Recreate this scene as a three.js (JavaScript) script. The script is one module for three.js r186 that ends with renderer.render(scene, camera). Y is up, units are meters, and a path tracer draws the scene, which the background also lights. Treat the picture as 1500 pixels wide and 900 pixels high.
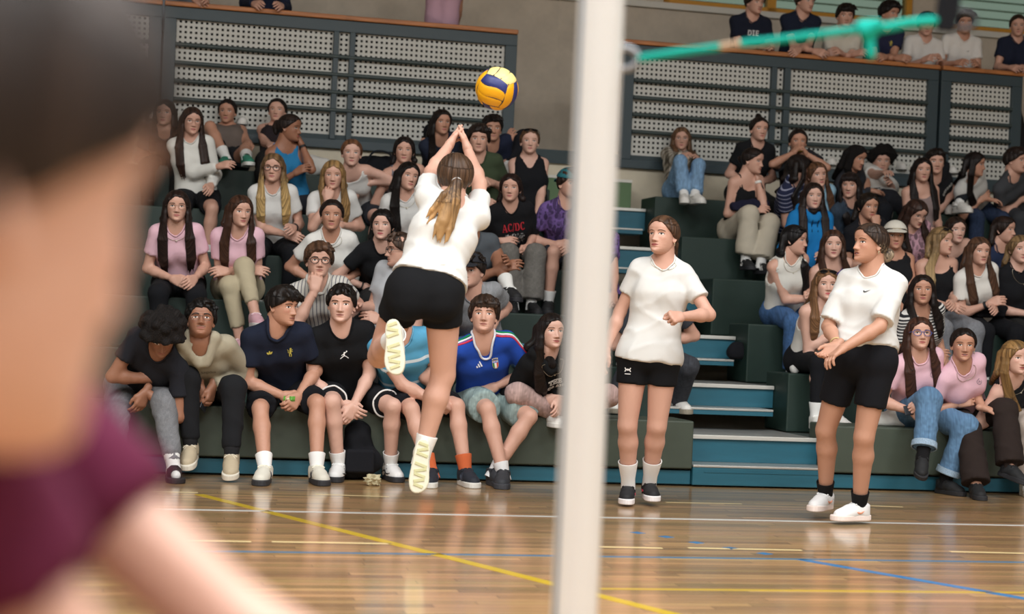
import * as THREE from 'three';
import { mergeGeometries } from 'three/addons/utils/BufferGeometryUtils.js';
import { RoundedBoxGeometry } from 'three/addons/geometries/RoundedBoxGeometry.js';
import { RectAreaLightUniformsLib } from 'three/addons/lights/RectAreaLightUniformsLib.js';

// ---------------------------------------------------------------- camera, sky, lights, exposure
const FPX = 2500, ROLL = 0.045, PITCH = 0.008, EYE = 1.06;          // focal length in pixels of a 1500 x 900 frame
const scene = new THREE.Scene();
const camera = new THREE.PerspectiveCamera(2 * Math.atan(450 / FPX) * 180 / Math.PI, 1500 / 900, 0.05, 80);
camera.rotation.order = 'YXZ';
camera.position.set(0, EYE, 0);
camera.rotation.set(PITCH, 0, ROLL);
camera.focus = 10;
camera.userData.fStop = 2.4;
const renderer = new THREE.WebGLRenderer();
renderer.toneMapping = THREE.LinearToneMapping;
renderer.toneMappingExposure = 0.9;
renderer.shadowMap.enabled = true;
RectAreaLightUniformsLib.init();
scene.background = new THREE.Color(0.74, 0.79, 0.76);               // overcast sky outside the hall's windows

// hall frame: s runs along the stand, t runs away from the court (stand front at t = 0), h is height
const TH = 0.2234, CT = Math.cos(TH), ST = Math.sin(TH), D0 = 11.18;
const W = (s, h, t) => new THREE.Vector3(s * CT - t * ST, h, -(D0 + s * ST + t * CT));
const toS = p => [p.x * CT + (-p.z - D0) * ST, -p.x * ST + (-p.z - D0) * CT];
const V = (x, y, z) => new THREE.Vector3(x, y, z);
function ray(px, py) {
  const dx = px - 750, dy = py - 450, c = Math.cos(ROLL), s = Math.sin(ROLL);
  const x = dx * c + dy * s, y = dx * s - dy * c, cp = Math.cos(PITCH), sp = Math.sin(PITCH);
  return V(x, y * cp + FPX * sp, y * sp - FPX * cp).multiplyScalar(1 / FPX);
}
const at = (px, py, D) => { const r = ray(px, py); return r.multiplyScalar(D / -r.z).add(camera.position); };
const atFloor = (px, py, h = 0) => { const r = ray(px, py); return r.multiplyScalar((h - EYE) / r.y).add(camera.position); };
const atPlane = (px, py, t) => { const r = ray(px, py); const k = (t + D0 * CT) / (-r.x * ST - r.z * CT); return r.multiplyScalar(k).add(camera.position); };

// ---------------------------------------------------------------- small helpers
function rng(seed) { let a = seed >>> 0; return () => { a = (a + 0x6D2B79F5) | 0; let t = Math.imul(a ^ (a >>> 15), 1 | a); t = (t + Math.imul(t ^ (t >>> 7), 61 | t)) ^ t; return ((t ^ (t >>> 14)) >>> 0) / 4294967296; }; }
const taken = {};
function numbered(n) { const k = taken[n] = (taken[n] ?? -1) + 1; return k ? n + '_' + String(k).padStart(3, '0') : n; }
function tag(o, label, category, group, kind) { o.userData.label = label; if (category) o.userData.category = category; if (group) o.userData.group = group; if (kind) o.userData.kind = kind; return o; }
function mesh(name, geo, mat, parent) { const m = new THREE.Mesh(geo, mat); m.name = parent && parent !== scene ? name : numbered(name); m.castShadow = m.receiveShadow = true; (parent || scene).add(m); return m; }
function inHall(o, s = 0, h = 0, t = 0) { o.position.copy(W(s, h, t)); o.rotation.y = TH; return o; }
function group(name, pos) { const g = new THREE.Group(); g.name = numbered(name); if (pos) g.position.copy(pos); scene.add(g); return g; }
function structure(name, geo, mat, s = 0, h = 0, t = 0) { const m = new THREE.Mesh(geo, mat); m.name = name; m.castShadow = m.receiveShadow = true; inHall(m, s, h, t); m.userData.kind = 'structure'; scene.add(m); return m; }
const box = (x0, x1, y0, y1, z0, z1) => new THREE.BoxGeometry(x1 - x0, y1 - y0, z1 - z0).translate((x0 + x1) / 2, (y0 + y1) / 2, (z0 + z1) / 2);
const rbox = (x0, x1, y0, y1, z0, z1, r = 0.006) => new RoundedBoxGeometry(x1 - x0, y1 - y0, z1 - z0, 2, r).translate((x0 + x1) / 2, (y0 + y1) / 2, (z0 + z1) / 2);
const sb = (s0, s1, h0, h1, t0, t1, r) => r ? rbox(s0, s1, h0, h1, -t1, -t0, r) : box(s0, s1, h0, h1, -t1, -t0);   // a box given in hall coordinates
function tube(pts, r, seg = 24, rad = 8, closed = false) { return new THREE.TubeGeometry(new THREE.CatmullRomCurve3(pts, closed), seg, r, rad, closed); }
const matCache = {};
function mat(color, rough = 0.8, extra = {}) {
  const k = color + '|' + rough + '|' + JSON.stringify(Object.keys(extra).map(x => [x, extra[x]?.uuid ?? extra[x]]));
  return matCache[k] ??= new THREE.MeshPhysicalMaterial({ color, roughness: rough, ...extra });
}
function canvasTex(w, h, draw, repeat = false, color = true) {
  const c = document.createElement('canvas'); c.width = w; c.height = h; draw(c.getContext('2d'), w, h);
  const t = new THREE.CanvasTexture(c); if (color) t.colorSpace = THREE.SRGBColorSpace;
  if (repeat) t.wrapS = t.wrapT = THREE.RepeatWrapping; t.magFilter = THREE.LinearFilter; return t;
}
function dataTex(w, h, f, color = true) {
  const d = new Uint8Array(w * h * 4);
  for (let j = 0; j < h; j++) for (let i = 0; i < w; i++) { const c = f(i, j), o = (j * w + i) * 4; for (let k = 0; k < 3; k++) d[o + k] = Math.max(0, Math.min(255, c[k])); d[o + 3] = 255; }
  const t = new THREE.DataTexture(d, w, h); t.wrapS = t.wrapT = THREE.RepeatWrapping; t.magFilter = THREE.LinearFilter; if (color) t.colorSpace = THREE.SRGBColorSpace; t.needsUpdate = true; return t;
}
const clamp = (x, a, b) => x < a ? a : x > b ? b : x, lerp = (a, b, t) => a + (b - a) * t;
const smooth = (a, b, x) => { const t = clamp((x - a) / (b - a), 0, 1); return t * t * (3 - 2 * t); };
function valueNoise(seed, n) {                                        // tileable value noise n x n
  const r = rng(seed), g = Float32Array.from({ length: n * n }, r);
  return (x, y) => { x = ((x % n) + n) % n; y = ((y % n) + n) % n; const i = x | 0, j = y | 0, u = x - i, v = y - j, a = u * u * (3 - 2 * u), b = v * v * (3 - 2 * v), i1 = (i + 1) % n, j1 = (j + 1) % n;
    return lerp(lerp(g[j * n + i], g[j * n + i1], a), lerp(g[j1 * n + i], g[j1 * n + i1], a), b); };
}

// ---------------------------------------------------------------- distance fields and surface nets
function cap(a, b, ra, rb = ra, k = 0.03, cut = 0) {
  const dx = b.x - a.x, dy = b.y - a.y, dz = b.z - a.z;
  return { x: a.x, y: a.y, z: a.z, dx, dy, dz, l2: dx * dx + dy * dy + dz * dz + 1e-9, ra, dr: rb - ra, k, cut };
}
function evalPrims(ps, x, y, z) {
  let d = 1e3;
  for (let i = 0; i < ps.length; i++) {
    const p = ps[i], px = x - p.x, py = y - p.y, pz = z - p.z;
    let h = (px * p.dx + py * p.dy + pz * p.dz) / p.l2; const hu = h;
    h = h < 0 ? 0 : h > 1 ? 1 : h;
    const qx = px - p.dx * h, qy = py - p.dy * h, qz = pz - p.dz * h;
    let q = Math.sqrt(qx * qx + qy * qy + qz * qz) - p.ra - p.dr * h;
    if (p.cut && hu > 1) { const over = (hu - 1) * Math.sqrt(p.l2); if (over > q) q = over; }
    const k = p.k, e = d > q ? d - q : q - d, m = d < q ? d : q;
    d = e < k ? m - (k - e) * (k - e) / (4 * k) : m;
  }
  return d;
}
function boundsOf(prims, pad) {
  const b = [1e9, 1e9, 1e9, -1e9, -1e9, -1e9];
  for (const p of prims) { const r = Math.max(p.ra, p.ra + p.dr) + pad;
    for (const h of [0, 1]) { const q = [p.x + p.dx * h, p.y + p.dy * h, p.z + p.dz * h]; for (let i = 0; i < 3; i++) { b[i] = Math.min(b[i], q[i] - r); b[i + 3] = Math.max(b[i + 3], q[i] + r); } } }
  return b;
}
function nets(f, b, c) {                                              // naive surface nets over a box, with empty blocks skipped
  const nx = Math.ceil((b[3] - b[0]) / c) + 2, ny = Math.ceil((b[4] - b[1]) / c) + 2, nz = Math.ceil((b[5] - b[2]) / c) + 2, B = 6;
  const g = new Float32Array(nx * ny * nz), id = new Int32Array(nx * ny * nz).fill(-1), sx = 1, sy = nx, sz = nx * ny;
  const R = c * B * 0.5 * 1.74 + 0.012;
  for (let k0 = 0; k0 < nz; k0 += B) for (let j0 = 0; j0 < ny; j0 += B) for (let i0 = 0; i0 < nx; i0 += B) {
    const m = f(b[0] + (i0 + B / 2 - 0.5) * c, b[1] + (j0 + B / 2 - 0.5) * c, b[2] + (k0 + B / 2 - 0.5) * c), far = Math.abs(m) > R;
    const k1 = Math.min(nz, k0 + B), j1 = Math.min(ny, j0 + B), i1 = Math.min(nx, i0 + B);
    for (let k = k0; k < k1; k++) for (let j = j0; j < j1; j++) for (let i = i0; i < i1; i++)
      g[i + j * sy + k * sz] = far ? m : f(b[0] + i * c, b[1] + j * c, b[2] + k * c);
  }
  const pos = [], idx = [], E = [[0, 1], [2, 3], [4, 5], [6, 7], [0, 2], [1, 3], [4, 6], [5, 7], [0, 4], [1, 5], [2, 6], [3, 7]], off = [0, 1, sy, sy + 1, sz, sz + 1, sz + sy, sz + sy + 1];
  for (let k = 0; k < nz - 1; k++) for (let j = 0; j < ny - 1; j++) for (let i = 0; i < nx - 1; i++) {
    const o = i + j * sy + k * sz; let mask = 0;
    for (let q = 0; q < 8; q++) if (g[o + off[q]] < 0) mask |= 1 << q;
    if (mask === 0 || mask === 255) continue;
    let x = 0, y = 0, z = 0, n = 0;
    for (const [p, q] of E) { if (((mask >> p) & 1) === ((mask >> q) & 1)) continue;
      const a = g[o + off[p]], e = g[o + off[q]], t = a / (a - e);
      x += (p & 1) + ((q & 1) - (p & 1)) * t; y += ((p >> 1) & 1) + (((q >> 1) & 1) - ((p >> 1) & 1)) * t; z += (p >> 2) + ((q >> 2) - (p >> 2)) * t; n++; }
    id[o] = pos.length / 3; pos.push(b[0] + (i + x / n) * c, b[1] + (j + y / n) * c, b[2] + (k + z / n) * c);
  }
  const quad = (a, p, q, r, flip) => { if (a < 0 || p < 0 || q < 0 || r < 0) return; if (flip) idx.push(a, q, p, a, r, q); else idx.push(a, p, q, a, q, r); };
  for (let k = 1; k < nz - 1; k++) for (let j = 1; j < ny - 1; j++) for (let i = 1; i < nx - 1; i++) {
    const o = i + j * sy + k * sz, s = g[o] < 0;
    if (s !== g[o + sx] < 0) quad(id[o], id[o - sy], id[o - sy - sz], id[o - sz], s === true ? true : false);
    if (s !== g[o + sy] < 0) quad(id[o], id[o - sz], id[o - sz - sx], id[o - sx], s === true ? true : false);
    if (s !== g[o + sz] < 0) quad(id[o], id[o - sx], id[o - sx - sy], id[o - sy], s === true ? true : false);
  }
  const geo = new THREE.BufferGeometry();
  geo.setAttribute('position', new THREE.Float32BufferAttribute(pos, 3)); geo.setIndex(idx); geo.computeVertexNormals();
  return geo;
}
function setUV(geo, f) { const p = geo.attributes.position, uv = new Float32Array(p.count * 2); for (let i = 0; i < p.count; i++) { const [u, v] = f(p.getX(i), p.getY(i), p.getZ(i)); uv[2 * i] = u; uv[2 * i + 1] = v; } geo.setAttribute('uv', new THREE.BufferAttribute(uv, 2)); return geo; }
const sub3 = (a, b) => a.clone().sub(b), add3 = (a, ...r) => { const v = a.clone(); for (let i = 0; i < r.length; i += 2) v.addScaledVector(r[i], r[i + 1]); return v; };
const mix3 = (a, b, t) => a.clone().lerp(b, t), cross3 = (a, b) => a.clone().cross(b), norm3 = a => a.clone().normalize();
function ik(a, c, l1, l2, pole) {                                     // two-bone chain: returns [joint, end]
  let d = sub3(c, a), L = d.length(); const max = (l1 + l2) * 0.985, min = Math.abs(l1 - l2) + 0.06;
  const Lc = clamp(L, min, max); d.normalize(); const e = add3(a, d, Lc);
  const x = (l1 * l1 - l2 * l2 + Lc * Lc) / (2 * Lc), y = Math.sqrt(Math.max(0, l1 * l1 - x * x));
  const p = pole.clone().addScaledVector(d, -pole.dot(d)).normalize();
  return [add3(a, d, x, p, y), e];
}
// ---------------------------------------------------------------- heads, hands, shoes (built once, reused)
const G = (x, s) => Math.exp(-(x * x) / (s * s));
const PROFILE = [ // y, half width, front, back
  [-0.114, 0.006, 0.060, 0.040], [-0.111, 0.020, 0.076, 0.016], [-0.103, 0.033, 0.085, -0.010], [-0.090, 0.044, 0.087, -0.035], [-0.075, 0.052, 0.085, -0.052], [-0.058, 0.058, 0.085, -0.065],
  [-0.035, 0.063, 0.084, -0.078], [-0.010, 0.067, 0.083, -0.087], [0.015, 0.071, 0.085, -0.095], [0.040, 0.074, 0.091, -0.100], [0.062, 0.073, 0.087, -0.098], [0.082, 0.066, 0.075, -0.088], [0.098, 0.050, 0.054, -0.070], [0.109, 0.028, 0.024, -0.044], [0.113, 0.006, -0.002, -0.016]];
function profileAt(y) { let i = 0; while (i < PROFILE.length - 2 && PROFILE[i + 1][0] < y) i++; const a = PROFILE[i], b = PROFILE[i + 1], t = clamp((y - a[0]) / (b[0] - a[0]), 0, 1); return [1, 2, 3].map(k => lerp(a[k], b[k], t)); }
const headCache = {};
function headGeo(sex, hi, open = 0) {
  const key = sex + hi + open; if (headCache[key]) return headCache[key];
  const ys = [-0.114, -0.1125, -0.110]; { const step = hi ? 0.0026 : 0.0042; for (let y = -0.106; y < 0.034; y += step) ys.push(y); for (let y = 0.036; y < 0.104; y += hi ? 0.006 : 0.009) ys.push(y); ys.push(0.107, 0.111, 0.113); }
  const as = []; { const nF = hi ? 52 : 34, nB = hi ? 18 : 12; for (let i = 0; i < nF; i++) as.push(lerp(-Math.PI / 2, Math.PI / 2, i / nF)); for (let i = 0; i < nB; i++) as.push(lerp(Math.PI / 2, Math.PI * 1.5, i / nB)); }
  const pos = [], uv = [], idx = [], n = as.length, male = sex === 'm';
  for (const y of ys) {
    let [w, f, b] = profileAt(y); if (male) w *= 1 + 0.06 * smooth(0, -0.1, y) + 0.02;
    for (const a of as) {
      const s = Math.sin(a), c = Math.cos(a), e = c > 0 ? 0.82 : 0.95;
      let x = w * Math.sign(s) * Math.pow(Math.abs(s), e), z = (c > 0 ? f : -b) * Math.sign(c) * Math.pow(Math.abs(c), 0.9);
      if (c > 0) {
        const ax = Math.abs(x), q = Math.pow(c, 0.3);
        let d = 0;
        const nt = clamp((0.016 - y) / 0.052, 0, 1), nb = smooth(-0.052, -0.040, y);
        d += (0.003 + (male ? 0.025 : 0.022) * Math.pow(nt, 1.25)) * nb * smooth(0.026, 0.012, y) * G(x, 0.0065 + 0.0055 * nt);
        d += 0.008 * G(ax - 0.0135, 0.0065) * G(y + 0.041, 0.007);
        d -= 0.010 * G(ax - 0.031, 0.016) * G(y - 0.002, 0.011); d += 0.0055 * G(ax - 0.031, 0.011) * G(y - 0.001, 0.0065);
        d += (male ? 0.005 : 0.003) * G(ax - 0.028, 0.022) * G(y - 0.021, 0.007);
        d += 0.004 * G(ax - 0.044, 0.016) * G(y + 0.022, 0.014); d -= 0.004 * G(ax - 0.046, 0.014) * G(y + 0.062, 0.018);
        d += 0.0045 * G(x, 0.017) * G(y + 0.0605, 0.0042); d += 0.0055 * G(x, 0.016) * G(y + 0.0715, 0.005); d -= (0.004 + 0.006 * open) * G(x, 0.020 - 0.005 * open) * G(y + 0.066, 0.0026 + 0.003 * open);
        d -= 0.004 * G(x, 0.022) * G(y + 0.083, 0.006); d += 0.005 * G(x, male ? 0.022 : 0.016) * G(y + 0.099, 0.010); d -= 0.002 * G(x, 0.004) * G(y + 0.053, 0.005);
        z += d * q;
      }
      pos.push(x, y, z);
      uv.push(c > -0.05 ? 0.5 + x / 0.17 : 0.5 + Math.sign(x || 1) * 0.49, 0.5 + y / 0.25);
    }
  }
  for (let j = 0; j < ys.length - 1; j++) for (let i = 0; i < n; i++) { const a = j * n + i, b = j * n + (i + 1) % n; idx.push(a, b, a + n, b, b + n, a + n); }
  const bot = pos.length / 3; pos.push(0, ys[0] - 0.0005, 0.05); uv.push(0.01, 0.5); const top = bot + 1; pos.push(0, 0.1135, -0.009); uv.push(0.01, 0.5);
  for (let i = 0; i < n; i++) { idx.push(bot, (i + 1) % n, i); const o = (ys.length - 1) * n; idx.push(top, o + i, o + (i + 1) % n); }
  const g = new THREE.BufferGeometry(); g.setAttribute('position', new THREE.Float32BufferAttribute(pos, 3)); g.setAttribute('uv', new THREE.Float32BufferAttribute(uv, 2)); g.setIndex(idx); g.computeVertexNormals();
  const ear = s => { const e = new THREE.SphereGeometry(1, 12, 9), p = e.attributes.position;
    for (let i = 0; i < p.count; i++) { let x = p.getX(i), y = p.getY(i), z = p.getZ(i); const r = Math.hypot(y, z); x = x * (r > 0.55 ? 1 : 0.45); const k = y < 0 ? 0.75 : 1; p.setXYZ(i, s * (0.071 + x * 0.008 - z * 0.007), -0.008 + y * 0.031, -0.012 + z * 0.017 * k - y * 0.004); }
    const u = e.attributes.uv; for (let i = 0; i < u.count; i++) u.setXY(i, 0.01, 0.5);
    if (s < 0) { const ix = e.index.array; for (let i = 0; i < ix.length; i += 3) { const q = ix[i]; ix[i] = ix[i + 1]; ix[i + 1] = q; } }
    e.computeVertexNormals(); return e; };
  return headCache[key] = mergeGeometries([g, ear(1), ear(-1)]);
}
const skinCache = {};
function skinMat(skin, brow, lip, opt = '') {
  const key = skin + brow + lip + opt;
  return skinCache[key] ??= new THREE.MeshPhysicalMaterial({ roughness: 0.52, sheen: 0.15, sheenRoughness: 0.5, sheenColor: new THREE.Color(0.9, 0.6, 0.5), map: canvasTex(256, 376, (g, w, h) => {
    const X = x => (0.5 + x / 0.17) * w, Y = y => (0.5 - y / 0.25) * h, K = w / 0.17;
    g.fillStyle = skin; g.fillRect(0, 0, w, h);
    const r = rng(key.length * 77 + skin.charCodeAt(2)); g.globalAlpha = 0.05; for (let i = 0; i < 260; i++) { g.fillStyle = r() < 0.5 ? '#a04030' : '#ffe8d8'; g.beginPath(); g.arc(r() * w, r() * h, 1 + r() * 4, 0, 7); g.fill(); } g.globalAlpha = 1;
    for (const s of [-1, 1]) {
      g.globalAlpha = 0.16; g.fillStyle = '#d05a50'; for (let i = 0; i < 26; i++) { g.beginPath(); g.arc(X(s * (0.040 + (r() - 0.5) * 0.024)), Y(-0.026 + (r() - 0.5) * 0.02), 2 + r() * 5, 0, 7); g.globalAlpha = 0.03; g.fill(); } g.globalAlpha = 1;
      g.fillStyle = '#e8e2dc'; g.beginPath(); g.ellipse(X(s * 0.031), Y(0.0005), 0.0135 * K, 0.0055 * K, 0, 0, 7); g.fill();
      g.fillStyle = opt.includes('blue') ? '#4d6a7c' : '#35221a'; g.beginPath(); g.arc(X(s * 0.031), Y(0.001), 0.0058 * K, 0, 7); g.fill();
      g.fillStyle = '#0c0806'; g.beginPath(); g.arc(X(s * 0.031), Y(0.001), 0.003 * K, 0, 7); g.fill();
      g.strokeStyle = opt.includes('m') ? '#3a2620' : '#1c100c'; g.lineWidth = (opt.includes('m') ? 0.0022 : 0.0034) * K; g.beginPath(); g.ellipse(X(s * 0.031), Y(-0.0005), 0.0145 * K, 0.0068 * K, 0, Math.PI * 1.02, Math.PI * 1.98); g.stroke();
      g.strokeStyle = brow; g.lineWidth = (opt.includes('m') ? 0.0062 : 0.0045) * K; g.lineCap = 'round'; g.globalAlpha = 0.9; g.beginPath(); g.moveTo(X(s * 0.016), Y(0.0185)); g.quadraticCurveTo(X(s * 0.034), Y(0.0265), X(s * 0.049), Y(0.0165)); g.stroke(); g.globalAlpha = 1;
      g.fillStyle = '#6a3a30'; g.globalAlpha = 0.7; g.beginPath(); g.ellipse(X(s * 0.007), Y(-0.0465), 0.0032 * K, 0.0016 * K, 0, 0, 7); g.fill(); g.globalAlpha = 1;
    }
    g.fillStyle = lip; g.beginPath(); g.moveTo(X(-0.023), Y(-0.066)); g.quadraticCurveTo(X(-0.010), Y(-0.0575), X(0), Y(-0.0600)); g.quadraticCurveTo(X(0.010), Y(-0.0575), X(0.023), Y(-0.066)); g.quadraticCurveTo(X(0), Y(-0.0815), X(-0.023), Y(-0.066)); g.fill();
    g.strokeStyle = '#5a2a26'; g.lineWidth = 0.0016 * K; g.beginPath(); g.moveTo(X(-0.022), Y(-0.066)); g.quadraticCurveTo(X(0), Y(-0.0675), X(0.022), Y(-0.066)); g.stroke();
    if (opt.includes('open')) { g.fillStyle = '#4a1f1c'; g.beginPath(); g.ellipse(X(0), Y(-0.0665), 0.012 * K, 0.0038 * K, 0, 0, 7); g.fill(); g.fillStyle = '#e6ded6'; g.fillRect(X(-0.008), Y(-0.0645), 0.016 * K, 0.0022 * K); }
    if (opt.includes('beard')) { g.fillStyle = brow; for (let i = 0; i < 500; i++) { const x = (r() - 0.5) * 0.05, y = -0.0555 + (r() - 0.5) * 0.005; g.globalAlpha = 0.25; g.fillRect(X(x), Y(y), 1.5, 2); } g.globalAlpha = 1; }
  }) });
}
const HAND_POSES = { relaxed: [18, 28, 18, 0], flat: [4, 6, 4, 0.2], fist: [78, 88, 55, -0.6], cup: [42, 46, 30, -0.2], point: [10, 14, 10, -0.3] };
const handCache = {};
function handGeo(pose, side, cell) {                                  // wrist at 0, fingers along +y, palm towards +z, thumb towards +x on a right hand
  const key = pose + side + cell; if (handCache[key]) return handCache[key];
  const [c1, c2, c3, th] = HAND_POSES[pose], ps = [], kx = [0.031, 0.0105, -0.011, -0.031], len = [0.072, 0.080, 0.075, 0.060], ky = [0.086, 0.090, 0.086, 0.078];
  ps.push(cap(V(0, -0.03, 0), V(0, 0.01, 0), 0.024, 0.026, 0.02));
  for (let i = 0; i < 4; i++) {
    ps.push(cap(V(kx[i] * 0.55, 0.01, 0), V(kx[i], ky[i], 0), 0.018, 0.0125, 0.014));
    let p = V(kx[i], ky[i], 0), a = 0; const spread = (i - 1.5) * -(pose === 'flat' ? 0.09 : 0.03), l = len[i];
    [[c1 + i * 3, 0.46], [c2 + i * 2, 0.30], [c3, 0.24]].forEach(([c, f], k) => { a += c * Math.PI / 180; const q = V(p.x + Math.sin(spread) * l * f, p.y + Math.cos(a) * l * f, p.z + Math.sin(a) * l * f); ps.push(cap(p, q, 0.0098 - k * 0.0008, 0.0092 - k * 0.0009, 0.003)); p = q; });
  }
  const t0 = V(0.018, 0.022, 0.006), t1 = V(0.044, 0.052, 0.012 - th * 0.01), t2 = V(0.050 + th * 0.022, 0.080, 0.022 - th * 0.02), t3 = V(0.046 + th * 0.045, 0.102, 0.03 - th * 0.025);
  ps.push(cap(t0, t1, 0.017, 0.0135, 0.014), cap(t1, t2, 0.012, 0.0105, 0.005), cap(t2, t3, 0.0102, 0.0085, 0.004));
  const g = nets((x, y, z) => evalPrims(ps, x, y, z), boundsOf(ps, 0.008), cell);
  if (side === 'L') { g.scale(-1, 1, 1); const ix = g.index.array; for (let i = 0; i < ix.length; i += 3) { const q = ix[i]; ix[i] = ix[i + 1]; ix[i + 1] = q; } g.computeVertexNormals(); }
  setUV(g, () => [0.01, 0.5]);
  return handCache[key] = g;
}
const shoeCache = {};
function shoeParts(kind) {                                            // ankle above (0,0,0) on the ground, toe towards +z
  if (shoeCache[kind]) return shoeCache[kind];
  const outline = (o = 0) => { const s = new THREE.Shape(); s.moveTo(0, -0.075 - o); s.bezierCurveTo(0.034 + o, -0.075 - o, 0.036 + o, -0.03, 0.034 + o, 0.02); s.bezierCurveTo(0.036 + o, 0.07, 0.053 + o, 0.10, 0.047 + o, 0.14); s.bezierCurveTo(0.040 + o, 0.185 + o, -0.012, 0.20 + o, -0.028 - o, 0.175); s.bezierCurveTo(-0.047 - o, 0.14, -0.042 - o, 0.10, -0.034 - o, 0.04); s.bezierCurveTo(-0.033 - o, -0.03, -0.034 - o, -0.075 - o, 0, -0.075 - o); return s; };
  const flat = (shape, y0, y1, bevel) => new THREE.ExtrudeGeometry(shape, { depth: y1 - y0 - 2 * bevel, bevelThickness: bevel, bevelSize: bevel, bevelSegments: 2, curveSegments: 7 }).rotateX(Math.PI / 2).scale(1, -1, 1).scale(1, -1, 1).translate(0, y1 - bevel, 0);
  const sole = flat(outline(kind === 'slide' ? 0.004 : 0), 0, kind === 'slide' ? 0.03 : 0.034, 0.006);
  const ps = kind === 'slide' ? [cap(V(0, 0.05, -0.035), V(0, 0.055, 0.03), 0.034, 0.036, 0.03), cap(V(0, 0.05, 0.03), V(0.004, 0.042, 0.13), 0.034, 0.026, 0.03), cap(V(0, 0.055, -0.02), V(0, 0.12, -0.015), 0.036, 0.036, 0.02)]
    : [cap(V(0, 0.04, -0.034), V(0, 0.088, -0.030), 0.038, 0.036, 0.02, 1), cap(V(0, 0.085, -0.02), V(0, 0.094, 0.012), 0.04, 0.036, 0.02), cap(V(0, 0.055, 0), V(0.002, 0.052, 0.07), 0.042, 0.04, 0.03), cap(V(0.002, 0.045, 0.07), V(0.004, 0.034, 0.145), 0.041, 0.032, 0.03), cap(V(-0.008, 0.03, 0.12), V(0.02, 0.03, 0.12), 0.028, 0.028, 0.03)];
  const upper = nets((x, y, z) => Math.max(evalPrims(ps, x, y, z), 0.016 - y, kind === 'slide' ? -1 : y - 0.104), boundsOf(ps, 0.012), 0.0075);
  setUV(upper, (x, y, z) => [z, y]); setUV(sole, (x, y, z) => [x, z]);
  const laces = [], bar = (p, q, r) => laces.push(tube([p, mix3(p, q, 0.5).add(V(0, 0.006, 0)), q], r, 5, 5));
  if (kind !== 'slide') { for (let i = 0; i < 5; i++) { const z = 0.030 + i * 0.017, y = 0.1045 - i * 0.0058; bar(V(-0.024, y - 0.008, z), V(0.024, y - 0.008, z + 0.006), 0.0042); } bar(V(0, 0.106, 0.030), V(0.036, 0.094, 0.044), 0.0036); bar(V(0, 0.106, 0.030), V(-0.038, 0.092, 0.042), 0.0036); bar(V(0.002, 0.106, 0.032), V(0.032, 0.082, 0.066), 0.003); }
  else laces.push(nets((x, y, z) => Math.max(evalPrims(ps, x, y, z) - 0.007, 0.016 - y, Math.abs(z - 0.085) - 0.034), boundsOf(ps, 0.02), 0.0075));
  const strips = [];
  if (kind === 'stripe') for (const s of [-1, 1]) for (let i = 0; i < 3; i++) strips.push(tube([V(s * 0.041, 0.036, 0.045 + i * 0.016), V(s * 0.043, 0.055, 0.035 + i * 0.016), V(s * 0.034, 0.078, 0.022 + i * 0.017)], 0.0045, 6, 5));
  if (kind === 'tick') for (const s of [-1, 1]) strips.push(tube([V(s * 0.040, 0.062, -0.010), V(s * 0.043, 0.048, 0.018), V(s * 0.042, 0.052, 0.045), V(s * 0.034, 0.066, 0.082)], 0.006, 10, 5));
  if (kind === 'panel') for (const s of [-1, 1]) { strips.push(tube([V(s * 0.040, 0.045, -0.03), V(s * 0.042, 0.060, 0.02), V(s * 0.042, 0.045, 0.07), V(s * 0.034, 0.050, 0.12)], 0.006, 10, 5)); strips.push(tube([V(s * 0.042, 0.036, 0.03), V(s * 0.035, 0.075, 0.055)], 0.006, 6, 5)); }
  const ready = a => { a.forEach(g => { for (const k of Object.keys(g.attributes)) if (!['position', 'normal', 'uv'].includes(k)) g.deleteAttribute(k); if (!g.attributes.uv) setUV(g, () => [0, 0]); }); return a.length ? mergeGeometries(a.map(g => g.index ? g.toNonIndexed() : g)) : null; };
  return shoeCache[kind] = { upper, sole, laces: ready(laces), strips: strips.map(q => ready([q])) };
}
// ---------------------------------------------------------------- cloth and hair materials
const weaveBump = dataTex(64, 64, (i, j) => { const v = 128 + 60 * Math.sin(i * Math.PI / 4) * Math.sin(j * Math.PI / 4); return [v, v, v]; }, false); weaveBump.repeat.set(18, 18);
const nz1 = valueNoise(5, 32), nz2 = valueNoise(9, 32);
const denimTex = base => dataTex(128, 128, (i, j) => { const n = nz1(i / 4, j / 4) * 0.5 + nz2(i / 1.3, j / 12) * 0.5, k = 0.82 + n * 0.36; return base.map(c => c * k); });
const melangeTex = base => dataTex(128, 128, (i, j) => { const n = nz1(i / 1.1, j / 1.1) * 0.6 + nz2(i / 6, j / 6) * 0.4, k = 0.86 + n * 0.28; return base.map(c => c * k); });
const hexRGB = h => [1, 3, 5].map(i => parseInt(h.slice(i, i + 2), 16));
function stripeTex(a, b, w, period, vertical, px = 64) { const A = hexRGB(a), B = hexRGB(b); const t = dataTex(px, px, (i, j) => ((vertical ? i : j) / px) < w ? B : A); t.repeat.set(1 / period, 1 / period); return t; }
const clothCache = {};
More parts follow.
